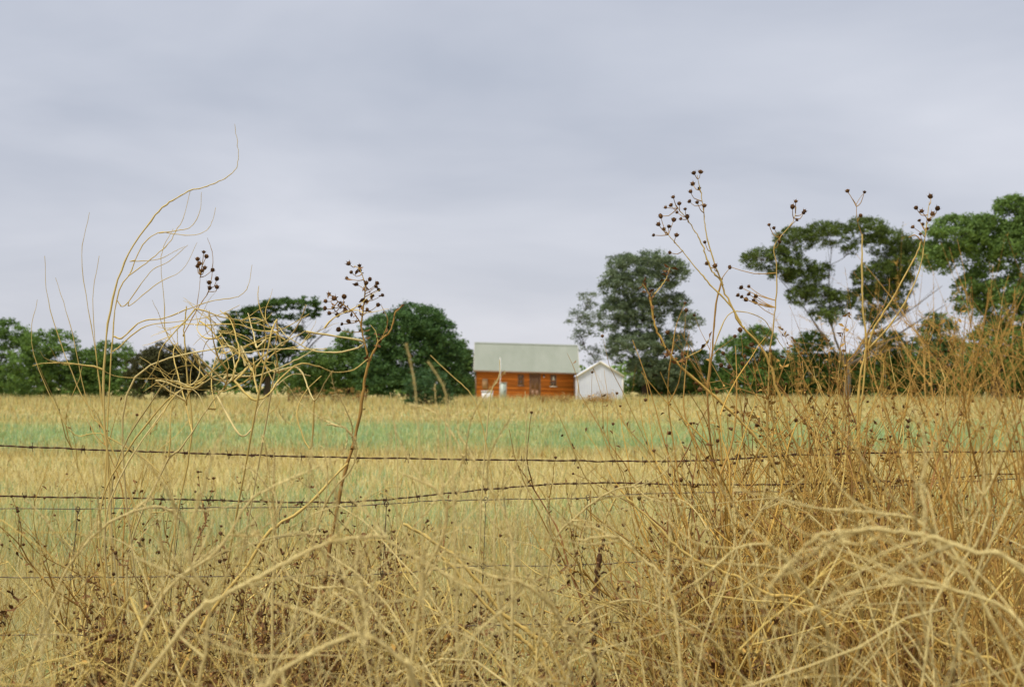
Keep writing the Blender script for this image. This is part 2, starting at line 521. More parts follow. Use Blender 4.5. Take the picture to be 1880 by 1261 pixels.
for s in (-1, 1):
    xe = mid + s * ((B - A) / 2 + .12)
    ze = SE - .12 * (SR - SE) / ((B - A) / 2)
    ro = MB().grid(corrugated(-.08, SD + .08, lambda y, a: [(xe, y, ze + a + .05), (mid, y, SR + a + .05)], .19, .014)).build('roof', M['shed'], shed)
    MB().hexa([(xe, -.13, ze - .05), (mid, -.13, SR - .05), (xe, -.085, ze - .05), (mid, -.085, SR - .05),
               (xe, -.13, ze + .085), (mid, -.13, SR + .085), (xe, -.085, ze + .085), (mid, -.085, SR + .085)]).build('barge_flashing', M['cream'], ro)
MB().box(mid - .12, mid + .12, -.1, SD + .1, SR + .055, SR + .10).build('ridge_cap', M['shed'], shed)
for X in (A, B):
    MB().box(X - .045, X + .045, -.05, .0, 0, SE - .01).build('corner_trim', M['cream'], shed)

# things in front of the cabin
QY = 114.5
kq = ppm(QY)
def qx(px): return (px - 940) / kq
def qz(py): return (HORIZON - py) / kq + CAMZ
cb = thing('utility_cabinet', 'pale grey green upright metal cabinet against the cabin wall', 'cabinet', (0, QY, 0))
MB().box(qx(917), qx(930), 0, .5, 0, qz(703)).build('body', M['cabinet'], cb)
MB().box(qx(916), qx(931), -.05, .55, qz(703) + .003, qz(703) + .05).build('lid', M['cabinet'], cb)
MB().box(qx(918.5), qx(928.5), -.025, -.003, .12, qz(704.5)).build('door', M['cabinet'], cb)
MB().box(qx(927) - .02, qx(927) + .02, -.06, -.028, .8, .95).build('handle', M['dark'], cb)
pl = thing('mast_pole', 'thin white mast pole rising above the cabin eave by the cabinet', 'pole', (qx(918.5), QY - .35, 0))
MB().cyl((0, 0, -.1), (0, 0, qz(657)), .035).build('pole', M['white'], pl)
MB().cyl((0, 0, 0), (0, 0, .06), .12).build('base_plate', M['white'], pl)
MB().cyl((0, 0, qz(657)), (0, 0, qz(657) + .05), .05).build('cap', M['white'], pl)
tb = thing('white_tub', 'low white box below the panel on the cabin wall', 'tub', (0, QY - 1.2, 0))
z1 = (HORIZON - 718.5) / ppm(QY - 1.2) + CAMZ
x0, x1 = qx(884), qx(906)
m = MB()
m.hexa([(x0 + .08, 0.05, 0), (x1 - .08, 0.05, 0), (x0 + .08, .6, 0), (x1 - .08, .6, 0), (x0 + .02, 0, z1), (x1 - .02, 0, z1), (x0 + .02, .65, z1), (x1 - .02, .65, z1)])
m.build('body', M['white'], tb)
MB().box(x0 - .02, x1 + .02, -.04, .69, z1 + .002, z1 + .06).build('lid', M['white'], tb)

# ------------------------------------------------------------------ trees
def leaf_cloud(cent, size, cols, droop=0.0, aspect=0.5):
    n = len(cent)
    a = nrm(rng.normal(size=(n, 3)) + np.array([0, 0, -droop]))
    b = nrm(np.cross(a, rng.normal(size=(n, 3))))
    sz = (size * rng.uniform(0.65, 1.4, n))[:, None]
    v = np.stack([cent - a * sz * .5, cent + b * sz * aspect * .5, cent + a * sz * .5, cent - b * sz * aspect * .5], 1).reshape(-1, 3)
    return v, np.arange(n * 4).reshape(-1, 4), np.repeat(cols, 4, axis=0)

def tree(name, label, base_px, Y, lobes, c0, c1, bark=(0.10, 0.08, 0.06), dens=1.0, leaf=0.23, trunk_r=0.22,
         sub_r=0.42, droop=0.0, flat=0.6, limbs=True, group=None, fill=0.35, cat='tree', split=0.3, bare=(), depth=0.9, twigs=0):
    kk = ppm(Y)
    bx = (base_px - 940) / kk
    root = thing(name, label, cat, (bx, Y, 0), group)
    L, Cc, subs_all = [], [], []
    c0, c1 = np.array(c0), np.array(c1)
    for (cx, cy, rx, ry) in lobes:
        c = np.array(P(cx, cy, Y)) - np.array([bx, Y, 0])
        R = np.array([rx / kk, rx / kk * depth, ry / kk])
        c[1] += rng.uniform(-.25, .25) * R[0]
        area = math.pi * R[0] * R[2]
        ns = max(8, int(area * 8.0 * dens))
        d = nrm(rng.normal(size=(ns, 3)))
        d[:, 2] = np.where(rng.random(ns) < .35, np.abs(d[:, 2]), d[:, 2])
        rad = np.where(rng.random(ns) < fill, rng.random(ns) ** 0.5, rng.uniform(.82, 1.04, ns))[:, None]
        sc = c + d * rad * R
        sc = sc[sc[:, 2] > 0.15]
        subs_all.append((c, sc))
        tone = rng.uniform(0, 1, len(sc))
        for s, tn_ in zip(sc, tone):
            nl = int(rng.uniform(27, 44))
            pts = s + rng.normal(size=(nl, 3)) * np.array([1, 1, flat]) * sub_r * rng.uniform(.5, 1.0) * .62
            L.append(pts)
            m = np.clip(tn_ * .6 + rng.uniform(0, .4, nl), 0, 1)[:, None]
            Cc.append(c0 * (1 - m) + c1 * m)
    L = np.concatenate(L); Cc = np.concatenate(Cc)
    v, f, c = leaf_cloud(L, leaf, Cc, droop)
    v[:, 2] = np.maximum(v[:, 2], 0.02)
    obj('crown', make_mesh('crown', v, [f], c), M['foliage'], root)
    T = Tubes()
    bark = np.array(bark)
    zs = min(s[0][2] for s in subs_all)
    top = max(s[0][2] for s in subs_all)
    sp = np.array([rng.uniform(-.2, .2), 0, max(.4, top * split)])
    T.tube(spline([(0, 0, -.15), (0.05, 0, sp[2] * .5), sp], 6), np.linspace(trunk_r * 1.25, trunk_r * .8, 6), bark, 7, .15)
    lp = [np.linspace(sp * .75, sp, 3)]; lr = [np.full(3, trunk_r * .7)]
    bare_q = []
    for pl_ in bare:
        pp = [np.array(P(x, y, Y + rng.uniform(-1, 1))) - np.array([bx, Y, 0]) for x, y in pl_]
        q = spline([sp - (0, 0, .2)] + pp, 12)
        rad = np.linspace(trunk_r * .4, .025, 12)
        T.tube(q, rad, bark * rng.uniform(.85, 1.15), 5, .15)
        lp.append(q[3:10]); lr.append(rad[3:10])
        bare_q.append(q)
    for c, sc in sorted(subs_all, key=lambda t: np.linalg.norm(t[0] - sp)):
        A_ = np.concatenate(lp); R_ = np.concatenate(lr)
        cost = np.linalg.norm(A_ - c, axis=1) + np.where(A_[:, 2] > c[2] - .2, 2.0, 0) - 1.2 * R_
        i0 = int(np.argmin(cost)); st_ = A_[i0]; r0 = min(R_[i0] * .8, trunk_r * .5)
        mid_ = st_ * .45 + c * .55 + np.array([(c[0] - st_[0]) * .12, rng.uniform(-.2, .2), -.10 * abs(c[2] - st_[2])])
        q = spline([st_, mid_, c], 9); rad = np.linspace(r0, max(.018, r0 * .3), 9)
        T.tube(q, rad, bark * rng.uniform(.8, 1.2), 5, .15)
        lp.append(q[2:8]); lr.append(rad[2:8])
        for s in sc[::max(1, int(len(sc) / 10))]:
            q0 = q[rng.integers(4, 9)]
            T.tube(spline([q0, (q0 + s) / 2 + rng.normal(size=3) * .12, s], 5), np.linspace(.025, .008, 5), bark, 3)
    for q in bare_q:
        for _ in range(7):
            i = rng.integers(5, 11)
            e = q[i] + (q[11] - q[5]) * rng.uniform(.15, .4) + rng.normal(size=3) * .35
            T.tube(spline([q[i], (q[i] + e) / 2 + rng.normal(size=3) * .08, e], 5), np.linspace(.022, .007, 5), bark, 4)
    T.build('trunk', M['bark'], root)
    return root

DG0, DG1 = (0.037, 0.075, 0.018), (0.149, 0.250, 0.048)      # deep green
MG0, MG1 = (0.058, 0.111, 0.025), (0.192, 0.320, 0.063)      # mid green
OG0, OG1 = (0.075, 0.112, 0.055), (0.235, 0.300, 0.165)      # grey olive
BG0, BG1 = (0.066, 0.118, 0.026), (0.225, 0.350, 0.085)      # bright green

tree('umbrella_tree', 'flat topped dark umbrella tree left of the round tree', 490, 130,
     [(548, 556, 40, 11), (512, 560, 34, 10), (478, 570, 32, 12), (446, 584, 32, 15), (578, 573, 18, 7), (500, 584, 40, 8), (556, 580, 26, 6),
      (470, 602, 50, 14), (425, 610, 28, 22), (538, 606, 24, 7), (440, 640, 42, 30), (495, 640, 36, 28), (420, 690, 30, 32), (470, 690, 45, 34), (530, 650, 24, 20), (565, 620, 18, 7)],
     (0.024, 0.052, 0.013), (0.100, 0.190, 0.030), dens=1.5, sub_r=.34, flat=.5, trunk_r=.3, fill=.45,
     bare=[[(520, 690), (560, 640), (592, 598)], [(515, 690), (545, 620), (560, 590)], [(525, 680), (580, 625), (605, 605)]])
tree('hedge_tree', 'low green hedge tree between umbrella tree and round tree', 640, 126,
     [(637, 635, 22, 28), (612, 668, 34, 30), (655, 670, 32, 35), (625, 705, 45, 30), (670, 705, 35, 30)], MG0, MG1, dens=1.6, trunk_r=.15, fill=.5)
tree('hedge_tree', 'low dark hedge tree at the foot of the umbrella tree', 575, 124,
     [(575, 668, 36, 24), (545, 700, 40, 30), (590, 705, 36, 28)], DG0, MG1, dens=1.6, trunk_r=.14, fill=.5)
tree('round_tree', 'large dense round green tree left of the cabin', 755, 124,
     [(765, 595, 52, 38), (722, 612, 46, 42), (800, 622, 40, 44), (690, 612, 26, 30), (822, 660, 28, 46), (750, 660, 66, 50), (692, 680, 42, 46), (795, 690, 50, 42), (735, 705, 60, 32), (838, 700, 26, 32)],
     (0.036, 0.080, 0.024), (0.125, 0.240, 0.066), dens=1.5, sub_r=.5, droop=.6, trunk_r=.4, fill=.45)
tree('round_shrub', 'small round bright shrub standing in front of the round tree', 785, 86,
     [(785, 712, 38, 33), (765, 722, 24, 24), (808, 722, 22, 24)], (0.028, 0.065, 0.022), (0.085, 0.175, 0.058), dens=2.6, leaf=.14, sub_r=.3, trunk_r=.09, fill=.5, cat='shrub')
tree('dark_tree', 'dark narrow tree behind the left end of the cabin', 855, 132,
     [(848, 652, 18, 26), (862, 676, 18, 30), (852, 706, 24, 28)], DG0, DG1, dens=1.6, trunk_r=.16, fill=.5)
tree('brown_bush', 'rusty brown green bush at far left behind the weeds', 325, 112,
     [(300, 668, 42, 38), (340, 680, 34, 40), (275, 690, 44, 48), (330, 712, 44, 30), (372, 712, 22, 28)], (0.030, 0.030, 0.012), (0.10, 0.105, 0.035), dens=1.6, trunk_r=.16, fill=.5, cat='bush')
for i, (bx_, lb, lbl) in enumerate((
        (190, [(205, 668, 46, 42), (165, 690, 48, 45), (215, 712, 44, 30)], 'second tree from the left edge beyond the field'),
        (90, [(95, 650, 55, 46), (60, 690, 55, 44), (125, 700, 50, 38)], 'dark round tree nearest the left edge beyond the field'))):
    tree('field_tree', lbl, bx_, 122, lb, DG0, MG1, dens=1.3, trunk_r=.22, fill=.45)
tree('dark_tree', 'dark tree cut by the left edge beyond the field', 0, 130, [(0, 640, 60, 55), (-40, 690, 60, 45), (20, 705, 50, 32)], DG0, MG1, dens=1.3, trunk_r=.22)

tree('gum_tree', 'tall grey green gum tree behind the white shed', 1185, 127,
     [(1148, 490, 34, 26), (1196, 484, 40, 22), (1236, 500, 30, 26), (1134, 528, 32, 34), (1190, 530, 44, 36), (1132, 585, 34, 38), (1180, 585, 42, 42),
      (1160, 640, 52, 32), (1212, 640, 40, 36), (1262, 588, 28, 18), (1238, 556, 26, 20), (1246, 628, 24, 16), (1185, 682, 34, 26), (1230, 690, 28, 26)],
     OG0, OG1, (0.05, 0.035, 0.025), dens=1.8, sub_r=.42, droop=.8, trunk_r=.36, fill=.4, leaf=.2, split=.22)
tree('gum_tree', 'thin sparse gum leaning left over the cabin roof', 1118, 124,
     [(1080, 552, 20, 18), (1058, 584, 24, 16), (1086, 596, 20, 24), (1070, 625, 18, 22), (1088, 652, 16, 22)],
     OG0, (0.25, 0.30, 0.19), (0.07, 0.055, 0.04), dens=.75, sub_r=.42, droop=.8, trunk_r=.14, leaf=.17, split=.25)
tree('low_bush', 'low green bush at the foot of the tall gum', 1265, 130, [(1275, 680, 40, 38), (1245, 700, 34, 30), (1300, 702, 36, 30)], DG0, MG1, dens=1.5, trunk_r=.15, fill=.5, cat='bush')
tree('low_tree', 'low green tree right of the tall gum', 1350, 131, [(1345, 660, 36, 40), (1392, 632, 34, 34), (1370, 700, 52, 34), (1410, 680, 34, 36)], MG0, MG1, dens=1.5, trunk_r=.2, fill=.5)
tree('stone_pine', 'tall umbrella pine with open bare limbs right of the gum', 1555, 126,
     [(1392, 478, 30, 21), (1428, 466, 22, 15), (1460, 442, 38, 26), (1516, 430, 42, 25), (1588, 424, 44, 24), (1632, 446, 42, 25), (1670, 464, 34, 22), (1455, 486, 34, 15),
      (1480, 512, 36, 19), (1508, 542, 32, 18), (1548, 552, 24, 18), (1606, 508, 42, 28), (1642, 490, 38, 26), (1590, 548, 32, 24), (1628, 534, 30, 22), (1600, 584, 26, 18), (1690, 455, 20, 14), (1436, 502, 26, 12), (1472, 545, 32, 20), (1518, 578, 34, 16), (1502, 498, 24, 18), (1655, 520, 28, 26), (1560, 458, 15, 11), (1640, 565, 24, 18)],
     (0.045, 0.070, 0.014), (0.160, 0.225, 0.045), (0.16, 0.14, 0.115), dens=2.6, sub_r=.32, flat=.8, trunk_r=.30, fill=.35, leaf=.17, split=.22,
     bare=[[(1600, 620), (1650, 585), (1730, 525)], [(1610, 640), (1670, 600), (1735, 560)], [(1600, 600), (1620, 540), (1610, 470)], [(1520, 630), (1480, 570), (1425, 505)], [(1530, 610), (1522, 520), (1528, 450)], [(1600, 655), (1680, 622), (1738, 596)]])
tree('big_tree', 'tall bright green tree at the right edge', 1830, 112,
     [(1755, 432, 52, 36), (1722, 474, 36, 30), (1808, 418, 36, 26), (1862, 392, 34, 34), (1800, 470, 46, 36), (1862, 460, 46, 50), (1788, 540, 40, 40), (1850, 560, 50, 52), (1905, 430, 40, 60), (1910, 560, 40, 60),
      (1830, 640, 55, 50), (1900, 650, 45, 50)],
     BG0, BG1, (0.07, 0.055, 0.04), dens=2.0, sub_r=.46, trunk_r=.45, fill=.4)
tree('low_tree', 'low dark tree under the left limbs of the umbrella pine', 1500, 130, [(1495, 645, 36, 36), (1470, 690, 44, 36), (1530, 690, 44, 40)], DG0, MG1, dens=1.5, trunk_r=.2, fill=.5)
tree('low_tree', 'low green tree under the right limbs of the umbrella pine', 1630, 128, [(1630, 636, 40, 30), (1600, 680, 46, 40), (1660, 690, 46, 40)], MG0, MG1, dens=1.5, trunk_r=.2, fill=.5)
tree('low_tree', 'low grey green tree between umbrella pine and right edge tree', 1715, 126, [(1722, 610, 34, 36), (1700, 660, 44, 42), (1750, 665, 42, 45), (1725, 705, 55, 30)], OG0, MG1, dens=1.4, trunk_r=.22, fill=.45)

for bx_, Y_, lb, lbl in (
        (1800, 124, [(1800, 690, 50, 42), (1770, 710, 36, 26), (1840, 705, 44, 30)], 'dark low bush left of the right edge tree trunk'),
        (1880, 120, [(1885, 690, 46, 44), (1920, 700, 46, 36), (1860, 712, 30, 24)], 'dark low bush cut by the right edge'),
        (1560, 134, [(1560, 690, 46, 42), (1545, 712, 50, 24), (1600, 715, 40, 22)], 'dark low bush at the foot of the umbrella pine'),
        (1440, 133, [(1440, 685, 44, 44), (1420, 712, 44, 24), (1475, 714, 40, 22)], 'green low bush between the gum and the umbrella pine'),
        (1205, 131, [(1205, 706, 50, 30), (1175, 716, 36, 22), (1245, 716, 36, 22)], 'dark low bush around the tall gum trunk'),
        (1672, 132, [(1680, 690, 46, 42), (1650, 714, 40, 22), (1720, 716, 40, 20)], 'dark low bush right of the umbrella pine trunk')):
    tree('low_bush', lbl, bx_, Y_, lb, DG0, MG1, dens=1.5, trunk_r=.12, fill=.5, cat='bush')
# far wood that closes the horizon
n = 26000
fx = rng.uniform(-190, 190, n); fy = rng.uniform(205, 225, n)
hh = 3.0 + 1.6 * np.sin(fx * .11) + 1.1 * np.sin(fx * .31 + 1) + .7 * np.sin(fx * .83)
fz = rng.random(n) ** .7 * hh
m_ = rng.random((n, 1))
v, f, c = leaf_cloud(np.stack([fx, fy, fz + .1], 1), .85, np.array(DG0) * (1 - m_) + np.array(MG1) * m_)
v[:, 2] = np.maximum(v[:, 2], 0)
tag(obj('far_wood', make_mesh('far_wood', v, [f], c), M['foliage']), 'far dark green wood along the horizon behind the field trees', 'wood', kind='stuff')

# ------------------------------------------------------------------ grass
STRAW = np.array([(0.57, 0.49, 0.19), (0.67, 0.59, 0.28), (0.48, 0.36, 0.11), (0.61, 0.55, 0.28)])
GREEN = np.array([(0.33, 0.44, 0.19), (0.26, 0.37, 0.14), (0.42, 0.46, 0.19), (0.31, 0.44, 0.28)])
def blades(name, x, y, h, w, green, lean=.35, seg=1):
    """green: chance per blade of being green"""
    n = len(x)
    isg = rng.random(n) < green
    c = STRAW[rng.integers(0, len(STRAW), n)].copy()
    brn = rng.random(n) < np.where(y < 3.9, .66, .12)
    c[brn] = np.array([[.22, .12, .04], [.15, .075, .028], [.30, .18, .06]])[rng.integers(0, 3, brn.sum())]
    c[isg] = GREEN[rng.integers(0, len(GREEN), isg.sum())]
    c = c * rng.uniform(.85, 1.25, (n, 1))
    az = rng.uniform(0, 2 * np.pi, n)
    d = np.stack([np.cos(az), np.sin(az), np.zeros(n)], 1)
    s = np.stack([-np.sin(az + rng.normal(0, .8, n)), np.cos(az), np.zeros(n)], 1) * (w * .5)[:, None]
    p = np.stack([x, y, np.zeros(n) - .02], 1)
    ln = np.abs(rng.normal(0, lean, n)) * h
    up = np.array([0, 0, 1.0])
    m1 = p + up * (h * .55)[:, None] + d * (ln * .35)[:, None]
    m2 = p + up * h[:, None] + d * ln[:, None]
    if seg == 1:
        v = np.stack([p - s, p + s, m2], 1).reshape(-1, 3)
        return v, [np.arange(n * 3).reshape(-1, 3)], np.repeat(c, 3, 0)
    v = np.stack([p - s, p + s, m1 + s * .8, m1 - s * .8, m2], 1).reshape(-1, 3)
    b = np.arange(n)[:, None] * 5
    return v, [b + np.array([0, 1, 2, 3]), b + np.array([3, 2, 4])], np.repeat(c, 5, 0)
def grass(name, label, x, y, h, w, g, lean=.35, seg=1):
    v, f, c = blades(name, x, y, h, w, g, lean, seg)
    return tag(obj(name, make_mesh(name, v, f, c), M['grass']), label, 'grass', kind='stuff')
def scatter(n, y0, y1, pw=1.0, marg=1.25):
    """points spread over the view wedge, denser near"""
    u = rng.random(n)
    y = y0 * (y1 / y0) ** u if pw == 0 else (y0 ** pw + u * (y1 ** pw - y0 ** pw)) ** (1 / pw)
    x = rng.uniform(-1, 1, n) * (.36 * y * marg + 1.0)
    return x, y
def patch(x, y, sx, sy, o=0.0):
    return .5 + .5 * np.sin(x * sx + 1.9 * np.sin(y * sy + o) + o) * np.sin(y * sy * 1.3 + 1.3 * np.sin(x * sx * .7 + o * 2))

def clear(x, y):
    inh = (x > HX0 - .3) & (x < HX1 + .3) & (y > CY - .25) & (y < CY + HD + .2)
    ins = (x > A - .1) & (x < B + .1) & (y > SY - .1) & (y < SY + SD + .1)
    ic = (x > qx(915)) & (x < qx(932)) & (y > QY - .1) & (y < QY + .6)
    it = (x > qx(883)) & (x < qx(907)) & (y > QY - 1.3) & (y < QY - .4)
    return ~(inh | ins | ic | it)
# far dry band in front of the buildings
x, y = scatter(90000, 50, 128, 1.0)
kp = clear(x, y); x, y = x[kp], y[kp]
pt = patch(x, y, .35, .22)
h = (.22 + .38 * np.clip((y - 70) / 35, 0, 1)) * rng.uniform(.5, 1.25, len(x)) * (.75 + .5 * pt)
grass('tall_dry_grass', 'tall dry straw grass along the far side of the field', x, y, h, rng.uniform(.03, .06, len(x)), np.clip(.10 + .25 * (y < 62) * pt, 0, 1))
# green crop strip
x, y = scatter(90000, 25.5, 52, 0)
pt = np.clip(patch(x, y, .28, .5, 1.0) * .6 + patch(x, y, .9, .35, 4.0) * .55, 0, 1)
g = np.clip(.06 + .85 * pt, 0, .85) * np.clip((y - 25) / 3, 0.1, 1) * np.clip((54 - y) / 9, .1, 1)
grass('green_crop', 'strip of short blue green grass across the field', x, y, rng.uniform(.10, .24, len(x)), rng.uniform(.015, .03, len(x)), g)
# nearer field with patches
x, y = scatter(120000, 6.0, 27, 0)
pt = patch(x, y, .7, .55, 2.2)
g = np.clip((pt - .35) * 1.3, 0, .8) * np.clip((y - 7.5) / 5, 0, 1) * np.where((y > 20) & (y < 26), .25, 1)
grass('field_grass', 'patchy dry and green grass just beyond the wire fence', x, y, rng.uniform(.10, .26, len(x)) * (1 + .5 * (y < 12)), rng.uniform(.005, .011, len(x)) * (.7 + y / 22), g, .6)
# rough dry grass along the fence
x, y = scatter(76000, 1.2, 8.0, 1.0, 1.3)
h = rng.uniform(.12, .48, len(x)) * np.where(y < 5.2, 1.0, .75)
grass('dry_grass', 'rough dry straw grass growing through the wire fence', x, y, h, rng.uniform(.003, .006, len(x)), np.clip(.12 * (y > 4.5), 0, 1), 1.2, 2)

# ------------------------------------------------------------------ wire fence
FY = 4.2
fence = thing('wire_fence', 'sagging wire fence with two barbed strands above wide mesh', 'fence', (0, FY, 0))
def fp(pts, dy=0.0):
    return [np.array(P(a, b, FY + dy)) - np.array([0, FY, 0]) for a, b in pts]
def strand(name, pix, r, m, barbs=False, dy=0.0, twist=True):
    q = spline(fp(pix, dy), 90)
    q[:, 2] += rng.normal(0, .0009, 90)
    T = Tubes()
    g = np.array([.06, .03, .02])
    if twist:
        s = np.linspace(0, 1, 420)
        qq = np.stack([np.interp(s, np.linspace(0, 1, 90), q[:, i]) for i in range(3)], 1)
        ph = s * 2 * np.pi * 62
        for o in (0, np.pi):
            off = np.stack([np.zeros_like(ph), np.cos(ph + o), np.sin(ph + o)], 1) * r * .9
            T.tube(qq + off, r, g, 4)
    else:
        T.tube(q, r, g, 5)
    o = T.build(name, m, fence)
    if barbs:
        i = 2
        while i < 88:
            c = q[i] + (q[i + 1] - q[i]) * rng.random()
            B_ = Tubes()
            for kx in (-.004, .0, .004):
                a = np.linspace(0, 2 * np.pi, 9)
                B_.tube(np.stack([np.full(9, kx), np.cos(a) * .0036, np.sin(a) * .0036], 1), .0014, g, 3)
            for kx in (-.004, .004):
                an = rng.uniform(0, np.pi)
                e = np.array([rng.uniform(-.006, .006), math.cos(an) * .014, math.sin(an) * .014])
                B_.tube([(kx, 0, 0) - e, (kx, 0, 0) + e], [.0011, .0011], g, 3)
            bo = B_.build('barb', m, o)
            bo.location = c
            i += int(rng.uniform(2, 4))
    return q
strand('barbed_wire', [(-260, 806), (0, 818), (330, 831), (560, 838), (1000, 845), (1260, 846), (1500, 834), (1880, 828), (2160, 822)], .0015, M['wire'], True)
strand('barbed_wire', [(-260, 902), (0, 910), (300, 916), (480, 921), (640, 921), (800, 908), (950, 893), (1120, 886), (1300, 890), (1500, 888), (1650, 882), (1880, 868), (2160, 856)], .0015, M['wire'], True, -.02)
rows = [[(-260, 938), (0, 934), (400, 932), (640, 929), (800, 919), (1000, 916), (1100, 912), (1200, 906), (1498, 900), (1658, 891), (1880, 878), (2160, 868)],
        [(-260, 1062), (0, 1060), (345, 1058), (687, 1054), (875, 1039), (1060, 1037), (1260, 1026), (1609, 1011), (1880, 996), (2160, 985)],
        [(-260, 1168), (0, 1166), (345, 1164), (700, 1160), (860, 1148), (1060, 1145), (1260, 1136), (1609, 1122), (1880, 1108), (2160, 1096)],
        [(-260, 1262), (0, 1260), (345, 1258), (700, 1254), (1060, 1240), (1609, 1220), (1880, 1206), (2160, 1194)],
        [(-260, 1345), (400, 1342), (1060, 1325), (1880, 1292), (2160, 1280)],
        [(-260, 1420), (400, 1416), (1060, 1400), (1880, 1368), (2160, 1356)]]
RQ = []
for r_ in rows:
    RQ.append(strand('line_wire', r_, .0015, M['galv'], False, .012, False))
for i, px in enumerate(range(-240, 2150, 187)):
    pts = []
    for j, q in enumerate(RQ):
        xw = (px + 12 - j * 10 + rng.uniform(-6, 6) - 940) / ppm(FY)
        pts.append([xw, .012, np.interp(xw, q[:, 0], q[:, 2])])
    T = Tubes()
    T.tube(spline(pts, 16), .0012, (.1, .07, .05), 4)
    for p_ in pts:
        a = np.linspace(0, 2 * np.pi, 11)
        T.tube(np.array(p_) + np.stack([np.cos(a) * .006, np.full(11, -.003), np.sin(a) * .008], 1), .0014, (.08, .05, .035), 4)
    T.build('stay_wire', M['galv'], fence)
for px in (-225, 2125):
    xw = (px - 940) / ppm(FY)
    m = MB()
    for a in (90, 210, 330):
        ca, sa = math.cos(math.radians(a)), math.sin(math.radians(a))
        u = Vector((ca, sa, 0)) * .03; w = Vector((-sa, ca, 0)) * .003
        b = Vector((xw, .03, 0))
        m.hexa([tuple(b + w + Vector((0, 0, -.3))), tuple(b + u + w + Vector((0, 0, -.3))), tuple(b - w + Vector((0, 0, -.3))), tuple(b + u - w + Vector((0, 0, -.3))),
                tuple(b + w + Vector((0, 0, 1.25))), tuple(b + u + w + Vector((0, 0, 1.25))), tuple(b - w + Vector((0, 0, 1.25))), tuple(b + u - w + Vector((0, 0, 1.25)))])
    m.build('post', M['post'], fence)

# ------------------------------------------------------------------ dry weeds
PALE = np.array((0.60, 0.485, 0.205)); STR = np.array((0.58, 0.43, 0.13)); GOLD = np.array((0.50, 0.31, 0.065))
OCHRE = np.array((0.38, 0.225, 0.055)); BROWN = np.array((0.16, 0.078, 0.026)); DARK = np.array((0.075, 0.035, 0.014))

def seed_mesh():
    T = MB()
    prof = [(.0, -.0048), (.0032, -.0042), (.0060, -.0012), (.0063, .0018), (.0040, .0046), (.0012, .0056)]
    n = 5
    v = [(r * math.cos(2 * math.pi * j / n) * (1 + .12 * math.sin(j * 2.3)), r * math.sin(2 * math.pi * j / n), z) for r, z in prof[1:] for j in range(n)]
    q = [(i * n + j, i * n + (j + 1) % n, (i + 1) * n + (j + 1) % n, (i + 1) * n + j) for i in range(len(prof) - 2) for j in range(n)]
    v.append((0, 0, prof[0][1])); v.append((0, 0, .0058))
    t = [((j + 1) % n, j, len(v) - 2) for j in range(n)] + [((len(prof) - 2) * n + j, (len(prof) - 2) * n + (j + 1) % n, len(v) - 1) for j in range(n)]
    T.add(v, q, t)
    for j in range(6):       # dry bracts
        a = 2 * math.pi * j / 6 + .3
        c, s = math.cos(a), math.sin(a)
        T.add([(c * .005 - s * .0014, s * .005 + c * .0014, -.002), (c * .005 + s * .0014, s * .005 - c * .0014, -.002), (c * .0095, s * .0095, .0045 + .002 * (j % 2))], (), [(0, 1, 2)])
    return make_mesh('seed_head', np.array(T.v), [np.array(T.q), np.array(T.t)], smooth=False)
SEED = seed_mesh()
SEED.materials.append(M['seed'])
def head(root, p, d=None, s=1.0):
    o = bpy.data.objects.new('seed_head', SEED)
    COL.objects.link(o)
    o.parent = root
    o.location = p
    d = Vector(d if d is not None else (rng.normal() * .5, rng.normal() * .5, 1))
    o.rotation_euler = d.to_track_quat('Z', 'Y').to_euler()
    s *= random.uniform(.8, 1.25)
    o.scale = (s, s, s * random.uniform(.9, 1.3))
    return o

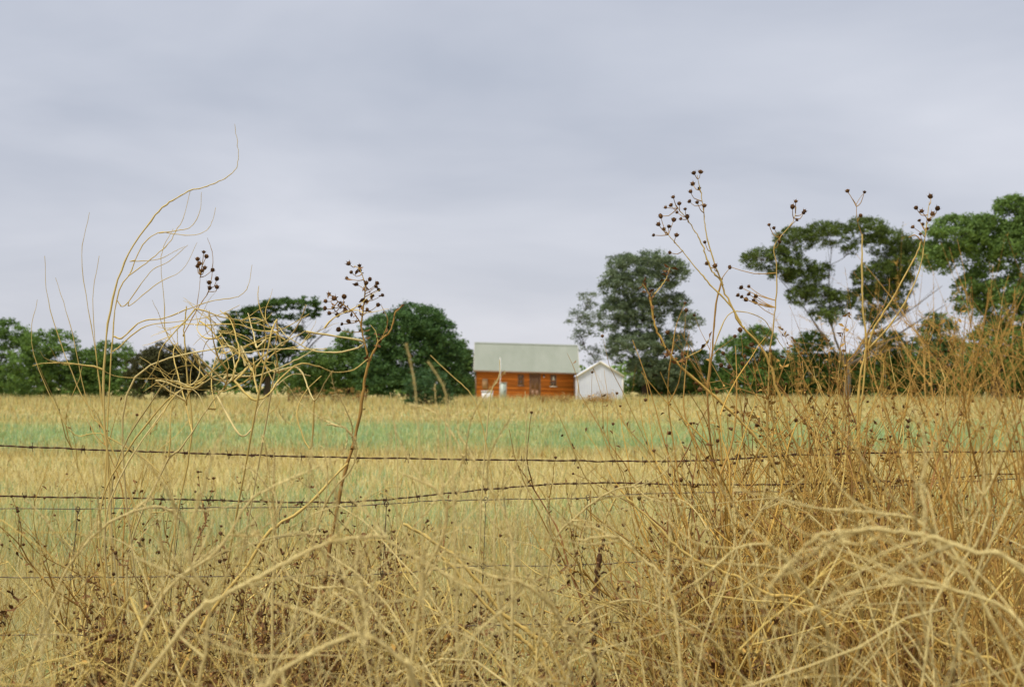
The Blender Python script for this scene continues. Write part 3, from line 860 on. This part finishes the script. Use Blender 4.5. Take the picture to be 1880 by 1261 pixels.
class Plant:
    def __init__(self, name, label, cat, base_px, Y, group=None, base_x=None):
        self.x = (base_px - 940) / ppm(Y) if base_x is None else base_x
        self.Y = Y
        self.o = np.array([self.x, Y, 0.0])
        self.root = thing(name, label, cat, (self.x, Y, 0), group)
        self.T = Tubes(); self.F = None; self.heads = []
    def px(self, a, b, dy=0.0):
        return np.array(P(a, b, self.Y + dy)) - self.o
    def trace(self, pix, r0, r1, col, dy=(0, 0), rootit=True, fur=None, knots=.3, n=None, col1=None, tail=None):
        """pixels from the root end to the tip; rootit adds a run down to the base"""
        m = len(pix)
        pts = [self.px(a, b, dy[0] + (dy[1] - dy[0]) * i / max(1, m - 1)) for i, (a, b) in enumerate(pix)]
        if rootit:
            p0 = pts[0]
            b0 = np.array([rng.normal(0, .02), rng.normal(0, .02), -.02])
            D = np.linalg.norm(p0 - b0)
            t1 = nrm(pts[1] - pts[0]) * D * 1.1
            t0 = nrm((p0 - b0) * np.array([.5, .5, 1])) * D * 1.0
            run = []
            for u in (0, .25, .5, .75):
                run.append((2*u**3-3*u**2+1) * b0 + (u**3-2*u**2+u) * t0 + (-2*u**3+3*u**2) * p0 + (u**3-u**2) * t1)
            for g_ in run[1:]: g_[2] = max(g_[2], .03)
            pts = run + pts
        elif self.T.V:
            A_ = np.concatenate([v_[::4] for v_ in self.T.V])
            i_ = int(np.argmin(np.linalg.norm(A_ - pts[0], axis=1)))
            dd = np.linalg.norm(A_[i_] - pts[0])
            if dd > .004:
                ext = pts[0] - nrm(pts[1] - pts[0]) * dd * .45
                pts = [A_[i_], (ext + A_[i_]) / 2 * .5 + ext * .5] + pts if dd > .03 else [A_[i_]] + pts
        n = n or max(10, 5 * len(pts))
        q = spline(pts, n)
        q[1:-1] += rng.normal(0, r0 * .22, (n - 2, 3))
        c = np.asarray(col)
        if col1 is not None:
            t = np.linspace(0, 1, n)[:, None]
            c = c * (1 - t) + np.asarray(col1) * t
        self.T.tube(q, np.linspace(r0, r1, n), c, 5, knots)
        if fur:
            self.T.fur(q[len(q) // 3 if rootit else 0:], *fur)
        return q
    def zcap(self, py):
        return CAMZ - (py - HORIZON) / ppm(self.Y)
    def head_px(self, pix, stem_from=None, dy=0.0, s=1.0, col=OCHRE):
        for a, b in pix:
            p = self.px(a, b, dy + rng.normal(0, .02))
            d = None
            if stem_from is not None:
                i = np.argmin(np.linalg.norm(stem_from - (p - np.array([0, 0, .012])), axis=1))
                i = max(0, i - 1)
                q = stem_from[i]
                d = p - q
                d = d / (np.linalg.norm(d) + 1e-6) + np.array([0, 0, .5])
                self.T.tube(spline([q, (p + q) / 2 + np.array([0, 0, -.006]) + rng.normal(0, .003, 3), p], 5), np.linspace(.0016, .0009, 5), col, 4)
            self.heads.append((p, d, s))
    def grow(self, p, d, L, r, lev, col, bend=.25, fork=.55, nb=(2, 4), heads=0.0, fur=None, up=.15, steps=7, rtip=.35, curl=0.0, hs=1.0, cap=9.0, arch=False):
        p = np.array(p, float); d = nrm(np.array(d, float))
        if not arch and p[2] > cap: return None
        pts = [p.copy()]
        ax = nrm(rng.normal(size=3))
        for _ in range(steps):
            d = nrm(d + rng.normal(0, bend * .35, 3) + np.cross(ax, d) * curl + np.array([0, 0, up * .3]))
            p = p + d * L / steps
            if p[2] < .015: p[2] = .015
            if arch:
                if p[2] > cap: d[2] = -abs(d[2]) * .7 - .05
                elif p[2] > cap - .12 and d[2] > 0: d[2] *= .75
            elif p[2] > cap and len(pts) > 3: break
            pts.append(p.copy())
        q = np.array(pts)
        cc = col * rng.uniform(.75, 1.2)
        ns_ = steps * 2 if r > .003 else steps + 2
        self.T.tube(spline(q, ns_), np.linspace(r, r * rtip, ns_), cc, 3 if r < .0016 else 4 if r < .004 else 5, .25)
        if fur: self.T.fur(q, *fur)
        if lev > 0:
            for _ in range(rng.integers(nb[0], nb[1] + 1)):
                i = rng.integers(max(1, (len(q) - 1) // 3), len(q))
                t = nrm(q[i] - q[i - 1])
                s = nrm(np.cross(t, rng.normal(size=3)))
                self.grow(q[i], t * math.cos(fork) + s * math.sin(fork), L * rng.uniform(.4, .68), r * .55, lev - 1, col, bend, fork, nb, heads, fur, up, max(4, steps - 1), rtip, curl, hs, cap, arch)
        elif heads and rng.random() < heads:
            self.heads.append((q[-1], q[-1] - q[-2], hs))
        return q
    def scraps(self, n, z0, z1, size, col, rad):
        p = np.stack([rng.normal(0, rad, n), rng.normal(0, rad * .6, n), rng.uniform(z0, z1, n)], 1)
        self.T.flakes(p, size, col)
    def scraps_on(self, n, size, col, zmin=0.2, zmax=9):
        v = np.concatenate(self.T.V)
        v = v[(v[:, 2] > zmin) & (v[:, 2] < zmax)]
        if len(v) == 0: return
        self.T.flakes(v[rng.integers(0, len(v), n)], size, col, .45)
    def done(self):
        self.T.build('stem', M['stem'], self.root)
        for p, d, s in self.heads[:280]:
            head(self.root, p, d, s)
        return self.root

FUR = (420, .011, .0012, PALE * 1.02)
# ---- traced tall weeds, right of centre
w = Plant('tall_weed', 'tallest forked dry weed with seed heads reaching the sky, right of the gum tree', 'weed', 1555, 4.15)
main = w.trace([(1540, 1080), (1520, 980), (1490, 880), (1450, 790), (1420, 690), (1400, 640), (1363, 599), (1338, 551), (1320, 512), (1305, 494), (1293, 460), (1281, 433), (1262, 404), (1240, 378)], 0.0058, 0.0010, GOLD, col1=STR)
s2 = w.trace([(1326, 520), (1311, 481), (1299, 439), (1293, 400), (1288, 360), (1280, 322)], 0.0027, 0.0008, STR, rootit=False)
s4 = w.trace([(1363, 599), (1342, 562), (1305, 524), (1281, 496), (1257, 466), (1239, 445), (1225, 428)], 0.0029, 0.0009, STR, rootit=False)
w.head_px([(1236, 362), (1232, 377), (1247, 374), (1222, 381), (1243, 390), (1258, 384), (1213, 396), (1250, 402), (1262, 398)], main)
w.head_px([(1274, 318), (1286, 316), (1272, 338), (1284, 346), (1268, 352), (1280, 372), (1293, 378), (1266, 370)], s2)
w.head_px([(1200, 432), (1209, 412), (1219, 421), (1228, 416), (1237, 404), (1230, 464), (1213, 398), (1242, 432)], s4)
w.head_px([(1313, 488), (1298, 484), (1340, 492), (1294, 445)], s2)
for _ in range(5):
    w.grow(main[12 + rng.integers(0, 18)], (rng.normal(0, .6), rng.normal(0, .5), .8), .22, .0028, 1, STR, heads=.8)
w.done()
w = Plant('arching_weed', 'pale arching weed stem crossing in front of the tall gum', 'weed', 1470, 4.0)
q = w.trace([(1440, 900), (1400, 820), (1351, 765), (1305, 721), (1239, 662), (1210, 615), (1200, 585), (1194, 545)], 0.0051, 0.0025, STR, col1=GOLD)
w.trace([(1194, 545), (1186, 530), (1179, 520)], 0.0020, 0.0011, OCHRE, rootit=False)
q2 = w.trace([(1195, 548), (1206, 535), (1218, 520), (1226, 505), (1230, 492)], 0.0022, 0.0009, STR, rootit=False)
w.trace([(1239, 662), (1225, 640), (1212, 632)], 0.0015, 0.0008, OCHRE, rootit=False)
w.trace([(1245, 664), (1262, 655), (1290, 640), (1302, 622)], 0.0018, 0.0008, STR, rootit=False)
w.scraps_on(60, .012, BROWN, 1.2)
w.done()
w = Plant('red_weed', 'straight red brown weed stem beside the tallest weed', 'weed', 1330, 4.3)
q = w.trace([(1310, 900), (1303, 800), (1300, 720), (1308, 640), (1314, 563), (1326, 511)], 0.0039, 0.0023, BROWN * 1.5, col1=OCHRE)
w.trace([(1310, 640), (1340, 575), (1395, 582), (1420, 612), (1445, 650)], 0.0020, 0.0008, STR, rootit=False)
for _ in range(6):
    w.grow(q[20 + rng.integers(0, 16)], (rng.normal(0, .7), rng.normal(0, .5), .7), .2, .0022, 1, OCHRE, heads=.9)
w.done()
w = Plant('slender_weed', 'straight slender weed in front of the umbrella pine', 'weed', 1575, 4.2)
q = w.trace([(1572, 980), (1575, 860), (1580, 760), (1590, 640), (1584, 560), (1583, 480), (1583, 430)], 0.0041, 0.0023, GOLD, col1=STR)
q2 = w.trace([(1583, 432), (1574, 405), (1572, 375)], 0.0011, 0.0008, OCHRE, rootit=False)
w.trace([(1572, 375), (1563, 362), (1557, 354)], 0.0007, 0.0005, OCHRE, rootit=False)
w.trace([(1572, 375), (1580, 362), (1586, 355)], 0.0007, 0.0005, OCHRE, rootit=False)
w.head_px([(1556, 351), (1587, 353), (1580, 396)], q2)
w.done()
w = Plant('forked_weed', 'V shaped forked weed rising right in front of the umbrella pine', 'weed', 1600, 4.05)
q = w.trace([(1590, 900), (1576, 800), (1578, 700), (1592, 640), (1606, 600), (1640, 545), (1680, 472), (1692, 442)], 0.0048, 0.0019, GOLD, col1=STR)
q2 = w.trace([(1592, 640), (1625, 608), (1662, 555), (1688, 495), (1697, 446), (1702, 405), (1706, 370)], 0.0031, 0.0008, STR, rootit=False)
w.trace([(1692, 442), (1680, 432), (1668, 436)], 0.0020, 0.0011, OCHRE, rootit=False)
w.head_px([(1708, 361), (1682, 382), (1692, 388), (1721, 383), (1712, 393), (1706, 404), (1694, 412), (1688, 405), (1702, 420), (1676, 417), (1690, 430)], q2)
w.done()
w = Plant('beaded_weed', 'dry weed with loose seed heads left of the umbrella pine crown', 'weed', 1420, 4.25)
q = w.trace([(1412, 900), (1410, 740), (1415, 640), (1424, 560), (1426, 495), (1421, 455), (1432, 436), (1455, 408), (1462, 380)], 0.0034, 0.0008, OCHRE, col1=STR)
w.head_px([(1412, 413), (1421, 419), (1433, 433), (1431, 444), (1461, 370), (1455, 380), (1477, 388), (1463, 404), (1475, 391)], q)
w.head_px([(1361, 528), (1375, 526), (1355, 542), (1375, 540), (1388, 544), (1370, 550), (1388, 556), (1340, 490), (1384, 552), (1362, 545)], q, dy=.05)
for _ in range(7):
    w.grow(q[18 + rng.integers(0, 12)], (rng.normal(0, .7), rng.normal(0, .5), .6), .18, .002, 1, OCHRE, heads=1.0)
w.done()
# ---- traced weeds, left
w = Plant('fork_weed', 'red brown forked weed with dark seed heads before the round tree', 'weed', 600, 4.1)
q = w.trace([(605, 1010), (612, 970), (630, 880), (648, 818), (661, 759), (668, 707), (677, 659)], 0.0053, 0.0042, BROWN * 1.4, col1=OCHRE)
a = w.trace([(677, 660), (668, 624), (661, 593), (644, 569), (623, 555), (606, 541)], 0.0033, 0.0008, OCHRE, rootit=False)
b = w.trace([(662, 600), (668, 558), (670, 524), (661, 496), (650, 488)], 0.0023, 0.0008, OCHRE, rootit=False, col1=STR)
c = w.trace([(677, 662), (696, 628), (717, 607), (726, 575), (741, 560)], 0.0034, 0.0015, OCHRE, rootit=False)
w.trace([(694, 630), (690, 610), (680, 596)], 0.0018, 0.0008, STR, rootit=False)
w.trace([(700, 624), (712, 590), (700, 560)], 0.0014, 0.0008, OCHRE, rootit=False)
w.head_px([(604, 540), (614, 548), (598, 553), (597, 566), (625, 556), (632, 545), (612, 565), (620, 578), (634, 572), (628, 595), (622, 605), (640, 590), (605, 575)], a)
w.head_px([(640, 484), (660, 488), (661, 497), (645, 500), (637, 511), (655, 522), (672, 520), (679, 513), (692, 520), (690, 526), (695, 532), (684, 543), (702, 542), (672, 553), (660, 562), (694, 560), (674, 568)], b)
w.scraps_on(90, .012, BROWN, .9)
w.done()
w = Plant('bead_weed', 'thin upright weed with dark seed heads against the sky, far left', 'weed', 310, 4.2)
q = w.trace([(310, 1030), (330, 920), (352, 800), (344, 697), (338, 614), (340, 585), (342, 562)], 0.0039, 0.0016, STR)
b = w.trace([(338, 612), (365, 563), (383, 535), (390, 496), (390, 465), (381, 437)], 0.0018, 0.0006, OCHRE, rootit=False)
c = w.trace([(360, 572), (366, 530), (368, 500)], 0.0011, 0.0006, OCHRE, rootit=False)
w.head_px([(374, 463), (379, 471), (363, 476), (366, 484), (363, 489), (376, 492), (371, 497), (390, 496)], c)
w.head_px([(398, 512), (384, 519), (385, 529), (398, 527)], b)
w.trace([(340, 660), (305, 610), (302, 560), (296, 470), (318, 420)], 0.0018, 0.0006, STR, rootit=False)
w.done()
w = Plant('whip_weed', 'tall pale whip stems curving up into the sky at the far left', 'weed', 215, 4.0)
w.trace([(200, 900), (190, 700), (205, 560), (235, 470), (285, 395), (313, 371), (348, 350), (369, 345), (396, 336), (424, 320), (436, 301), (437, 270), (431, 228)], 0.0037, 0.0006, STR, col1=PALE, fur=(80, .006, .001, OCHRE))
w.trace([(195, 850), (205, 650), (220, 530), (274, 479), (309, 448), (323, 423), (337, 399), (349, 352)], 0.0029, 0.0006, STR)
w.trace([(240, 500), (262, 450), (292, 427), (320, 430), (355, 432), (379, 423), (390, 406), (396, 381)], 0.0018, 0.0005, STR, rootit=False)
w.trace([(292, 428), (327, 423), (351, 416), (367, 388), (370, 353)], 0.0015, 0.0005, STR, rootit=False)
w.trace([(225, 620), (260, 590), (302, 584), (348, 566), (390, 552), (438, 544), (456, 524), (463, 486)], 0.0023, 0.0006, STR, rootit=False)
w.trace([(215, 640), (265, 600), (330, 590), (400, 578), (440, 560)], 0.0020, 0.0007, STR, rootit=False)
w.trace([(230, 560), (275, 500), (310, 480), (345, 450)], 0.0016, 0.0006, STR, rootit=False)
w.trace([(240, 560), (290, 520), (335, 495), (362, 445)], 0.0015, 0.0005, STR, rootit=False)
w.trace([(240, 480), (290, 476), (320, 462), (340, 452)], 0.0014, 0.0005, STR, rootit=False)
for x, y in ((170, 560), (130, 600), (90, 560), (150, 480), (60, 640)):
    w.trace([(195, 800), ((x + 195) / 2, y + 150), (x, y), (x - 15 + rng.uniform(-20, 40), y - 90)], 0.0027, 0.0006, STR)
w.done()
w = Plant('curly_weed', 'pale curly tangled weed in front of the umbrella tree', 'weed', 330, 3.6)
cu = [
 [(291, 752), (374, 693), (444, 641), (513, 607), (568, 576)], [(300, 860), (336, 818), (388, 741), (430, 693), (513, 634), (561, 607)],
 [(357, 655), (378, 683), (399, 698), (423, 697), (431, 676), (423, 641), (402, 610)], [(430, 680), (440, 650), (432, 615), (424, 590), (404, 570)],
 [(502, 697), (508, 655), (489, 617), (482, 586)], [(658, 638), (623, 646), (582, 645), (554, 634), (523, 614), (505, 590)],
 [(492, 724), (513, 697), (547, 669), (582, 672), (613, 683), (648, 679), (675, 659)], [(554, 683), (565, 710), (578, 735), (596, 703), (612, 680)],
 [(406, 638), (440, 648), (492, 641), (561, 641), (600, 640)], [(416, 576), (430, 593), (426, 610), (402, 612)], [(420, 690), (470, 690), (520, 672), (560, 652), (580, 640)],
 [(445, 640), (460, 672), (470, 700), (474, 730)], [(510, 605), (506, 640), (512, 690), (500, 720)], [(470, 636), (462, 600), (455, 575)], [(520, 633), (545, 600), (562, 560)],
 [(345, 760), (330, 700), (318, 650), (326, 630)], [(310, 740), (360, 700), (366, 660), (352, 640)], [(300, 700), (350, 715), (395, 690), (440, 688)], [(395, 745), (388, 700), (398, 650), (410, 632)],
 [(460, 790), (480, 740), (530, 690), (570, 690)], [(290, 720), (320, 700), (360, 720), (380, 760)], [(560, 810), (545, 760), (560, 720), (590, 690)]]
for i, c_ in enumerate(cu):
    w.trace(c_, .0034 if i < 2 else .0026, .0010, (PALE if i % 3 else STR) * rng.uniform(.85, 1.05), (rng.uniform(-.25, .1), rng.uniform(-.25, .25)), rootit=i < 2 or i % 4 == 0, knots=.35,
            fur=(140, .006, .0012, PALE))
for _ in range(26):
    i = rng.integers(0, len(w.T.V)); v = w.T.V[i]
    w.grow(v[rng.integers(len(v) // 2, len(v))], (rng.normal(0, .8), rng.normal(0, .5), rng.normal(.2, .5)), .16, .0022, 1, STR, bend=.5, curl=.12)
w.done()
# ---- straws and stick in the middle
def straw(label, base, Y, pix, r0=.0022, r1=.0012, col=PALE, plume=None, name='grass_straw'):
    s = Plant(name, label, 'grass stalk', base, Y)
    q = s.trace(pix, r0, r1, col, knots=.1)
    if plume:
        s.T.fur(q[-max(4, int(len(q) * plume[0])):], *plume[1:])
    s.done()
straw('bent pale straw in front of the cabin cabinet', 885, 3.9, [(885, 900), (893, 800), (899, 735), (905, 712), (916, 690), (918, 660)], .0028, .0012)
straw('blurred grass plume leaning before the round shrub, left of two', 775, 1.7, [(775, 1000), (772, 850), (766, 750), (759, 690), (746, 630)], .0013, .0008, PALE, (.3, 1500, .007, .0009, PALE))
straw('blurred drooping grass plume before the round shrub, right of two', 830, 1.7, [(835, 1000), (830, 850), (822, 750), (815, 712), (786, 664)], .0013, .0008, PALE, (.3, 1500, .007, .0009, PALE))
straw('thin slanting straw left of the cabin corner', 900, 3.4, [(905, 900), (885, 780), (865, 724), (830, 690), (790, 652)], .0022, .001, STR)
straw('upright thin straw below the cabin door', 968, 3.8, [(968, 900), (965, 835), (966, 780), (964, 718)], .0017, .0009)
straw('curved straw left of the bent straw in the green strip', 838, 3.8, [(838, 960), (822, 850), (818, 780), (826, 735)], .0018, .001)
straw('straight straw in the green strip below the shrub', 730, 3.8, [(728, 960), (730, 850), (724, 780), (716, 720)], .0018, .001)
st = Plant('broken_stick', 'dark broken upright stick standing against the fence mesh', 'stick', 1085, 4.05)
st.trace([(1090, 1200), (1092, 1110), (1097, 1050), (1104, 1010), (1107, 990)], .0095, .0055, DARK * 1.1, knots=.5)
st.trace([(1097, 1060), (1108, 1050), (1114, 1052)], .004, .002, DARK, rootit=False)
st.trace([(1100, 1030), (1110, 960), (1130, 915)], .005, .003, STR, rootit=False)
st.done()
for lab, bpx, Y, pix, r0, r1, col in (
    ('thick golden stem slanting down right in the centre tangle', 980, 3.1, [(1010, 1195), (972, 1161), (917, 1118), (853, 1038), (782, 986), (740, 962)], .0075, .003, GOLD),
    ('second slanting stem just below the thick golden one', 940, 3.0, [(985, 1200), (940, 1160), (893, 1110), (840, 1050), (800, 1010)], .006, .003, GOLD),
    ('straight golden stem slanting up right at lower left', 370, 3.2, [(381, 1133), (449, 1046), (496, 974), (560, 931), (639, 850)], .0058, .0025, GOLD),
    ('long golden stem lying across the lower right tangle', 1860, 2.4, [(1858, 1234), (1791, 1203), (1725, 1176), (1663, 1140), (1580, 1110)], .0046, .0022, GOLD),
    ('golden arching stem from centre into the right thicket', 1500, 3.0, [(1480, 1105), (1413, 1091), (1347, 1056), (1280, 1029), (1230, 990), (1180, 940), (1150, 915)], .0055, .0024, GOLD)):
    s = Plant('fallen_stem', lab, 'stem', bpx, Y)
    s.trace(pix, r0, r1, col, col1=STR)
    s.done()

# ---- filler weeds standing along the fence: the thicket at right, thinner at left and centre
def filler(label, group, n, pxr, Yr, hr, cols, heads, leaves, capr, nst=(2, 4), spread=.28, rr=(.0035, .0065), name='dry_weed', fork=.5, lev=2, hs=.7, lsize=.010):
    for _ in range(n):
        Y = rng.uniform(*Yr); px = rng.uniform(*pxr)
        w = Plant(name, label, 'weed', px, Y, group)
        for _ in range(rng.integers(nst[0], nst[1] + 1)):
            hh = rng.uniform(*hr)
            w.grow((rng.normal(0, .03), rng.normal(0, .03), -.02), (rng.normal(0, spread), rng.normal(0, spread * .6), 1), hh, rng.uniform(*rr), lev, cols[rng.integers(len(cols))], bend=.42, fork=fork, nb=(2, 3), heads=heads, up=.25, steps=8, curl=rng.normal(0, .04), hs=hs, cap=w.zcap(rng.uniform(*capr)))
        if leaves:
            w.scraps_on(leaves, lsize, BROWN, .12)
            w.scraps_on(leaves // 2, lsize * .6, OCHRE * 1.2, .12)
        w.done()
COLS_R = [GOLD, OCHRE * 1.2, STR, GOLD, STR, BROWN * 1.7]
for zone, a_, b_, n_ in (('below the low bush right of the gum', 1270, 1400, 17), ('below the left limbs of the umbrella pine', 1400, 1530, 19), ('below the right limbs of the umbrella pine', 1530, 1680, 19), ('below the tall tree at the right edge', 1680, 1920, 16)):
    filler('golden brown dry weed in the thicket ' + zone, 'thicket weeds ' + zone, n_, (a_, b_), (3.4, 4.9), (.62, .98), COLS_R, .4, 45, (520, 780), rr=(.0038, .0082))
filler('thick curving golden stem clump in the right thicket', 'golden stem clumps of the right thicket', 34, (1270, 1920), (3.4, 4.8), (.70, 1.12), [GOLD, STR, GOLD, STR * .9, OCHRE * 1.2], .3, 30, (600, 820), nst=(3, 5), spread=.22, rr=(.004, .0075), lev=1, fork=.45)
filler('short red brown dry weed low in the right thicket', 'low weeds of the right thicket', 34, (1200, 1920), (3.1, 4.7), (.40, .65), [BROWN * 1.3, OCHRE, OCHRE, GOLD], .2, 160, (840, 960), rr=(.004, .007))
filler('thin straw coloured dry weed at the left end of the fence', 'dry weeds at the left fence end', 14, (-60, 330), (3.4, 4.9), (.45, .85), [STR, GOLD, OCHRE, STR], .35, 60, (560, 860))
filler('thin straw coloured dry weed around the red brown forked weed', 'dry weeds around the forked weed', 24, (330, 780), (3.4, 4.9), (.42, .70), [STR, GOLD, OCHRE, BROWN * 1.6, BROWN * 1.2], .5, 240, (720, 920))
filler('small wispy dry weed by the fence mesh in the centre', 'small weeds at the fence centre', 26, (720, 1260), (3.6, 5.2), (.34, .60), [STR, PALE, GOLD], .3, 40, (800, 960), rr=(.0018, .0035))
filler('dark brown seedy weed massed at the lower left of the fence', 'dark seedy weeds at lower left', 16, (290, 740), (3.0, 3.9), (.40, .66), [BROWN * 1.2, DARK * 1.6, OCHRE], .6, 380, (880, 1020), rr=(.003, .005), spread=.35, lsize=.011)
filler('low brown chaffy weed in the dark bottom of the tangle', 'chaffy weeds in the tangle bottom', 48, (-40, 1920), (2.7, 3.7), (.35, .6), [BROWN * 1.3, OCHRE, STR], .25, 320, (1000, 1120), rr=(.002, .004), spread=.6, lsize=.012)
# feathery bush at right edge and brown seed mass before the pine
w = Plant('feathery_bush', 'blurred feathery rust brown dry bush at the right edge', 'bush', 1860, 2.6)
for _ in range(24):
    w.grow((rng.normal(0, .04), rng.normal(0, .05), -.02), (rng.normal(0, .10), rng.normal(0, .12), 1), rng.uniform(1.05, 1.3), .003, 3, OCHRE * 1.2, bend=.3, fork=.6, nb=(3, 4), up=.15, steps=8, fur=(90, .011, .001, GOLD * .9), cap=w.zcap(rng.uniform(540, 680)))
w.done()
w = Plant('leafy_weed', 'withered leafy brown weed in front of the pine trunk', 'weed', 1545, 4.5)
for _ in range(7):
    w.grow((rng.normal(0, .04), rng.normal(0, .04), -.02), (rng.normal(0, .13), rng.normal(0, .1), 1), rng.uniform(.95, 1.15), .005, 2, OCHRE, bend=.25, nb=(3, 4), heads=.6, up=.3, steps=8, hs=.7, cap=w.zcap(rng.uniform(570, 620)))
w.scraps_on(1100, .013, OCHRE * .9, .85)
w.done()

# ---- tumbleweeds close to the camera: furry arching twigs
def tumble(label, px, Y, R, nst, col, ycap, dens=1.0, lev=2):
    w = Plant('tumbleweed', label, 'tumbleweed', px, Y, 'tumbleweeds heaped in front of the fence')
    for _ in range(nst):
        d = (rng.normal(0, .8), rng.normal(0, .5), rng.uniform(.4, 1.2))
        w.grow((rng.normal(0, .03), rng.normal(0, .03), .0), d, rng.uniform(.75, 1.15) * R, rng.uniform(.0024, .0036), lev, col * rng.uniform(.8, 1.05), bend=.42, fork=.75, nb=(3, 4), up=-.02, steps=8, curl=rng.normal(0, .16), fur=(int(200 * dens), .009, .0011, col * 1.05), cap=w.zcap(ycap + rng.uniform(-40, 120)), arch=True)
    return w
tws = []
lab = ['tumbleweed at the bottom left corner', 'pale tumbleweed at the lower left, right of the corner one', 'brown tumbleweed below the red brown forked weed', 'tumbleweed at the bottom centre left',
       'tumbleweed at the bottom centre', 'pale tumbleweed at the bottom right of centre', 'dense tumbleweed below the right thicket', 'pale furry tumbleweed arching at lower right', 'tumbleweed at the bottom right corner']
spec = [(-40, 2.3, .95, 26, STR, 960), (230, 1.9, .90, 28, PALE, 1000), (530, 2.5, .92, 34, STR, 1000), (720, 1.9, .80, 26, PALE, 1070), (930, 2.4, .78, 28, STR, 1090), (1160, 1.9, .86, 30, PALE, 1060), (1390, 2.3, .95, 36, STR, 1010), (1640, 1.8, .95, 36, PALE, 1010), (1880, 2.1, 1.0, 34, PALE * .95, 950)]
for l, (px, Y, R, ns, c_, yc) in zip(lab, spec):
    tws.append(tumble(l, px, Y, R, ns, c_, yc))
near = [  # traced arching furry twigs: (owner, Y offset, pixels root->tip)
 (7, -.45, [(1880, 1051), (1791, 1016), (1725, 989), (1658, 976), (1591, 971), (1516, 980), (1476, 1002)]),
 (7, -.1, [(1780, 1060), (1707, 976), (1667, 949), (1591, 940), (1529, 936)]),
 (6, -.4, [(1520, 1180), (1511, 1145), (1485, 1087), (1458, 1051), (1427, 1011), (1391, 998), (1347, 1011), (1300, 1050)]),
 (7, .1, [(1700, 1200), (1720, 1100), (1790, 1000), (1815, 930), (1790, 890)]),
 (8, -.6, [(1900, 1200), (1850, 1120), (1760, 1085), (1680, 1065), (1620, 1070)]),
 (1, -.3, [(365, 1261), (377, 1197), (381, 1098), (349, 1030), (353, 967), (365, 903)]),
 (1, -.4, [(340, 1150), (397, 1102), (469, 1062), (536, 1026), (600, 998), (655, 986), (710, 985)]),
 (2, -.3, [(740, 1210), (699, 1145), (671, 1106), (631, 1078), (568, 1078), (528, 1054), (505, 1020)]),
 (3, -.5, [(766, 1257), (739, 1217), (700, 1180), (659, 1165), (608, 1181), (548, 1213), (500, 1237)]),
 (2, 0, [(500, 1100), (504, 1020), (505, 960), (502, 919), (504, 839)]),
 (4, -.3, [(940, 1180), (941, 1046), (937, 982), (921, 931), (889, 879), (865, 839), (845, 835)]),
 (5, -.2, [(1100, 1240), (1068, 1189), (1036, 1149), (1008, 1106), (960, 1070), (915, 1060)]),
 (4, .2, [(1000, 1100), (1020, 990), (1056, 951), (1088, 923), (1127, 899), (1165, 893)]),
 (5, 0, [(1250, 1230), (1239, 1118), (1219, 1062), (1171, 1018), (1130, 985), (1060, 990)]),
 (0, -.4, [(230, 1260), (270, 1140), (330, 1060), (400, 1010), (450, 930), (480, 900)]),
 (3, 0, [(760, 1180), (780, 1060), (820, 960), (800, 900), (740, 870)]),
 (0, -.2, [(60, 1200), (120, 1050), (200, 960), (290, 930), (340, 960)]),
 (2, .3, [(560, 1050), (600, 920), (650, 850), (640, 790), (600, 780)]),
 (6, .2, [(1330, 1200), (1240, 1130), (1160, 1100), (1090, 1120), (1040, 1170)]),
]
for own, dy, pix in near:
    w = tws[own]
    q = w.trace(pix, .0030, .0013, PALE * rng.uniform(.9, 1.05), (dy, dy + rng.uniform(-.1, .1)), fur=(950, .010, .0015, PALE), knots=.2)
    for _ in range(7):
        i = rng.integers(len(q) // 2, len(q))
        w.grow(q[i], nrm(q[i] - q[i - 2]) + rng.normal(0, .6, 3), .15, .0014, 0, PALE, bend=.4, curl=.12, fur=(700, .009, .0013, PALE))
for w in tws:
    w.scraps_on(500, .009, BROWN, .1, .8)
    w.scraps_on(300, .008, OCHRE, .1, .9)
    w.done()
# golden seed heads at the foot of the hedge
for i, (px, Y) in enumerate(((530, 98), (545, 99), (562, 98), (580, 100), (605, 99), (622, 98), (638, 99), (655, 98), (668, 100))):
    w = Plant('rusty_weed', 'rust coloured dry weed at the foot of the hedge, %s from the left' % ('first second third fourth fifth sixth seventh eighth ninth'.split()[i]), 'weed', px, Y, 'rusty weeds at the hedge')
    for _ in range(9):
        p = np.array([rng.normal(0, .3), rng.normal(0, .2), 0]); e = p * 1.4 + np.array([0, 0, rng.uniform(.5, 1.15)])
        w.T.tube(spline([p * .0 - (0, 0, .05), p * .8 + e * .3, e], 4), [.02, .016, .014, .01], BROWN, 4)
        w.T.flakes(e + rng.normal(size=(12, 3)) * np.array([.08, .08, .035]), .06, np.array((.40, .25, .08)))
    w.done()
for i, (px, Y, s) in enumerate(((1035, 92, 1.0), (1110, 94, 1.2), (1085, 90, .8), (1000, 96, .8))):
    w = Plant('scrub_clump', ['brown scrub clump in the dry grass left of the shed', 'wide brown scrub clump in front of the shed', 'small scrub clump between the two brown clumps', 'small brown scrub clump below the cabin door'][i], 'scrub', px, Y)
    for _ in range(60):
        d = np.array([rng.normal(0, .5), rng.normal(0, .4), rng.uniform(.3, .9)]) * s * .75
        w.T.tube(spline([(0, 0, -.03), d * .5 + (0, 0, .1), d], 4), [.012, .01, .008, .004], OCHRE * rng.uniform(.8, 1.5), 3)
        w.T.flakes(d + rng.normal(size=(10, 3)) * .12, .06, np.array((.34, .21, .07)))
    w.done()
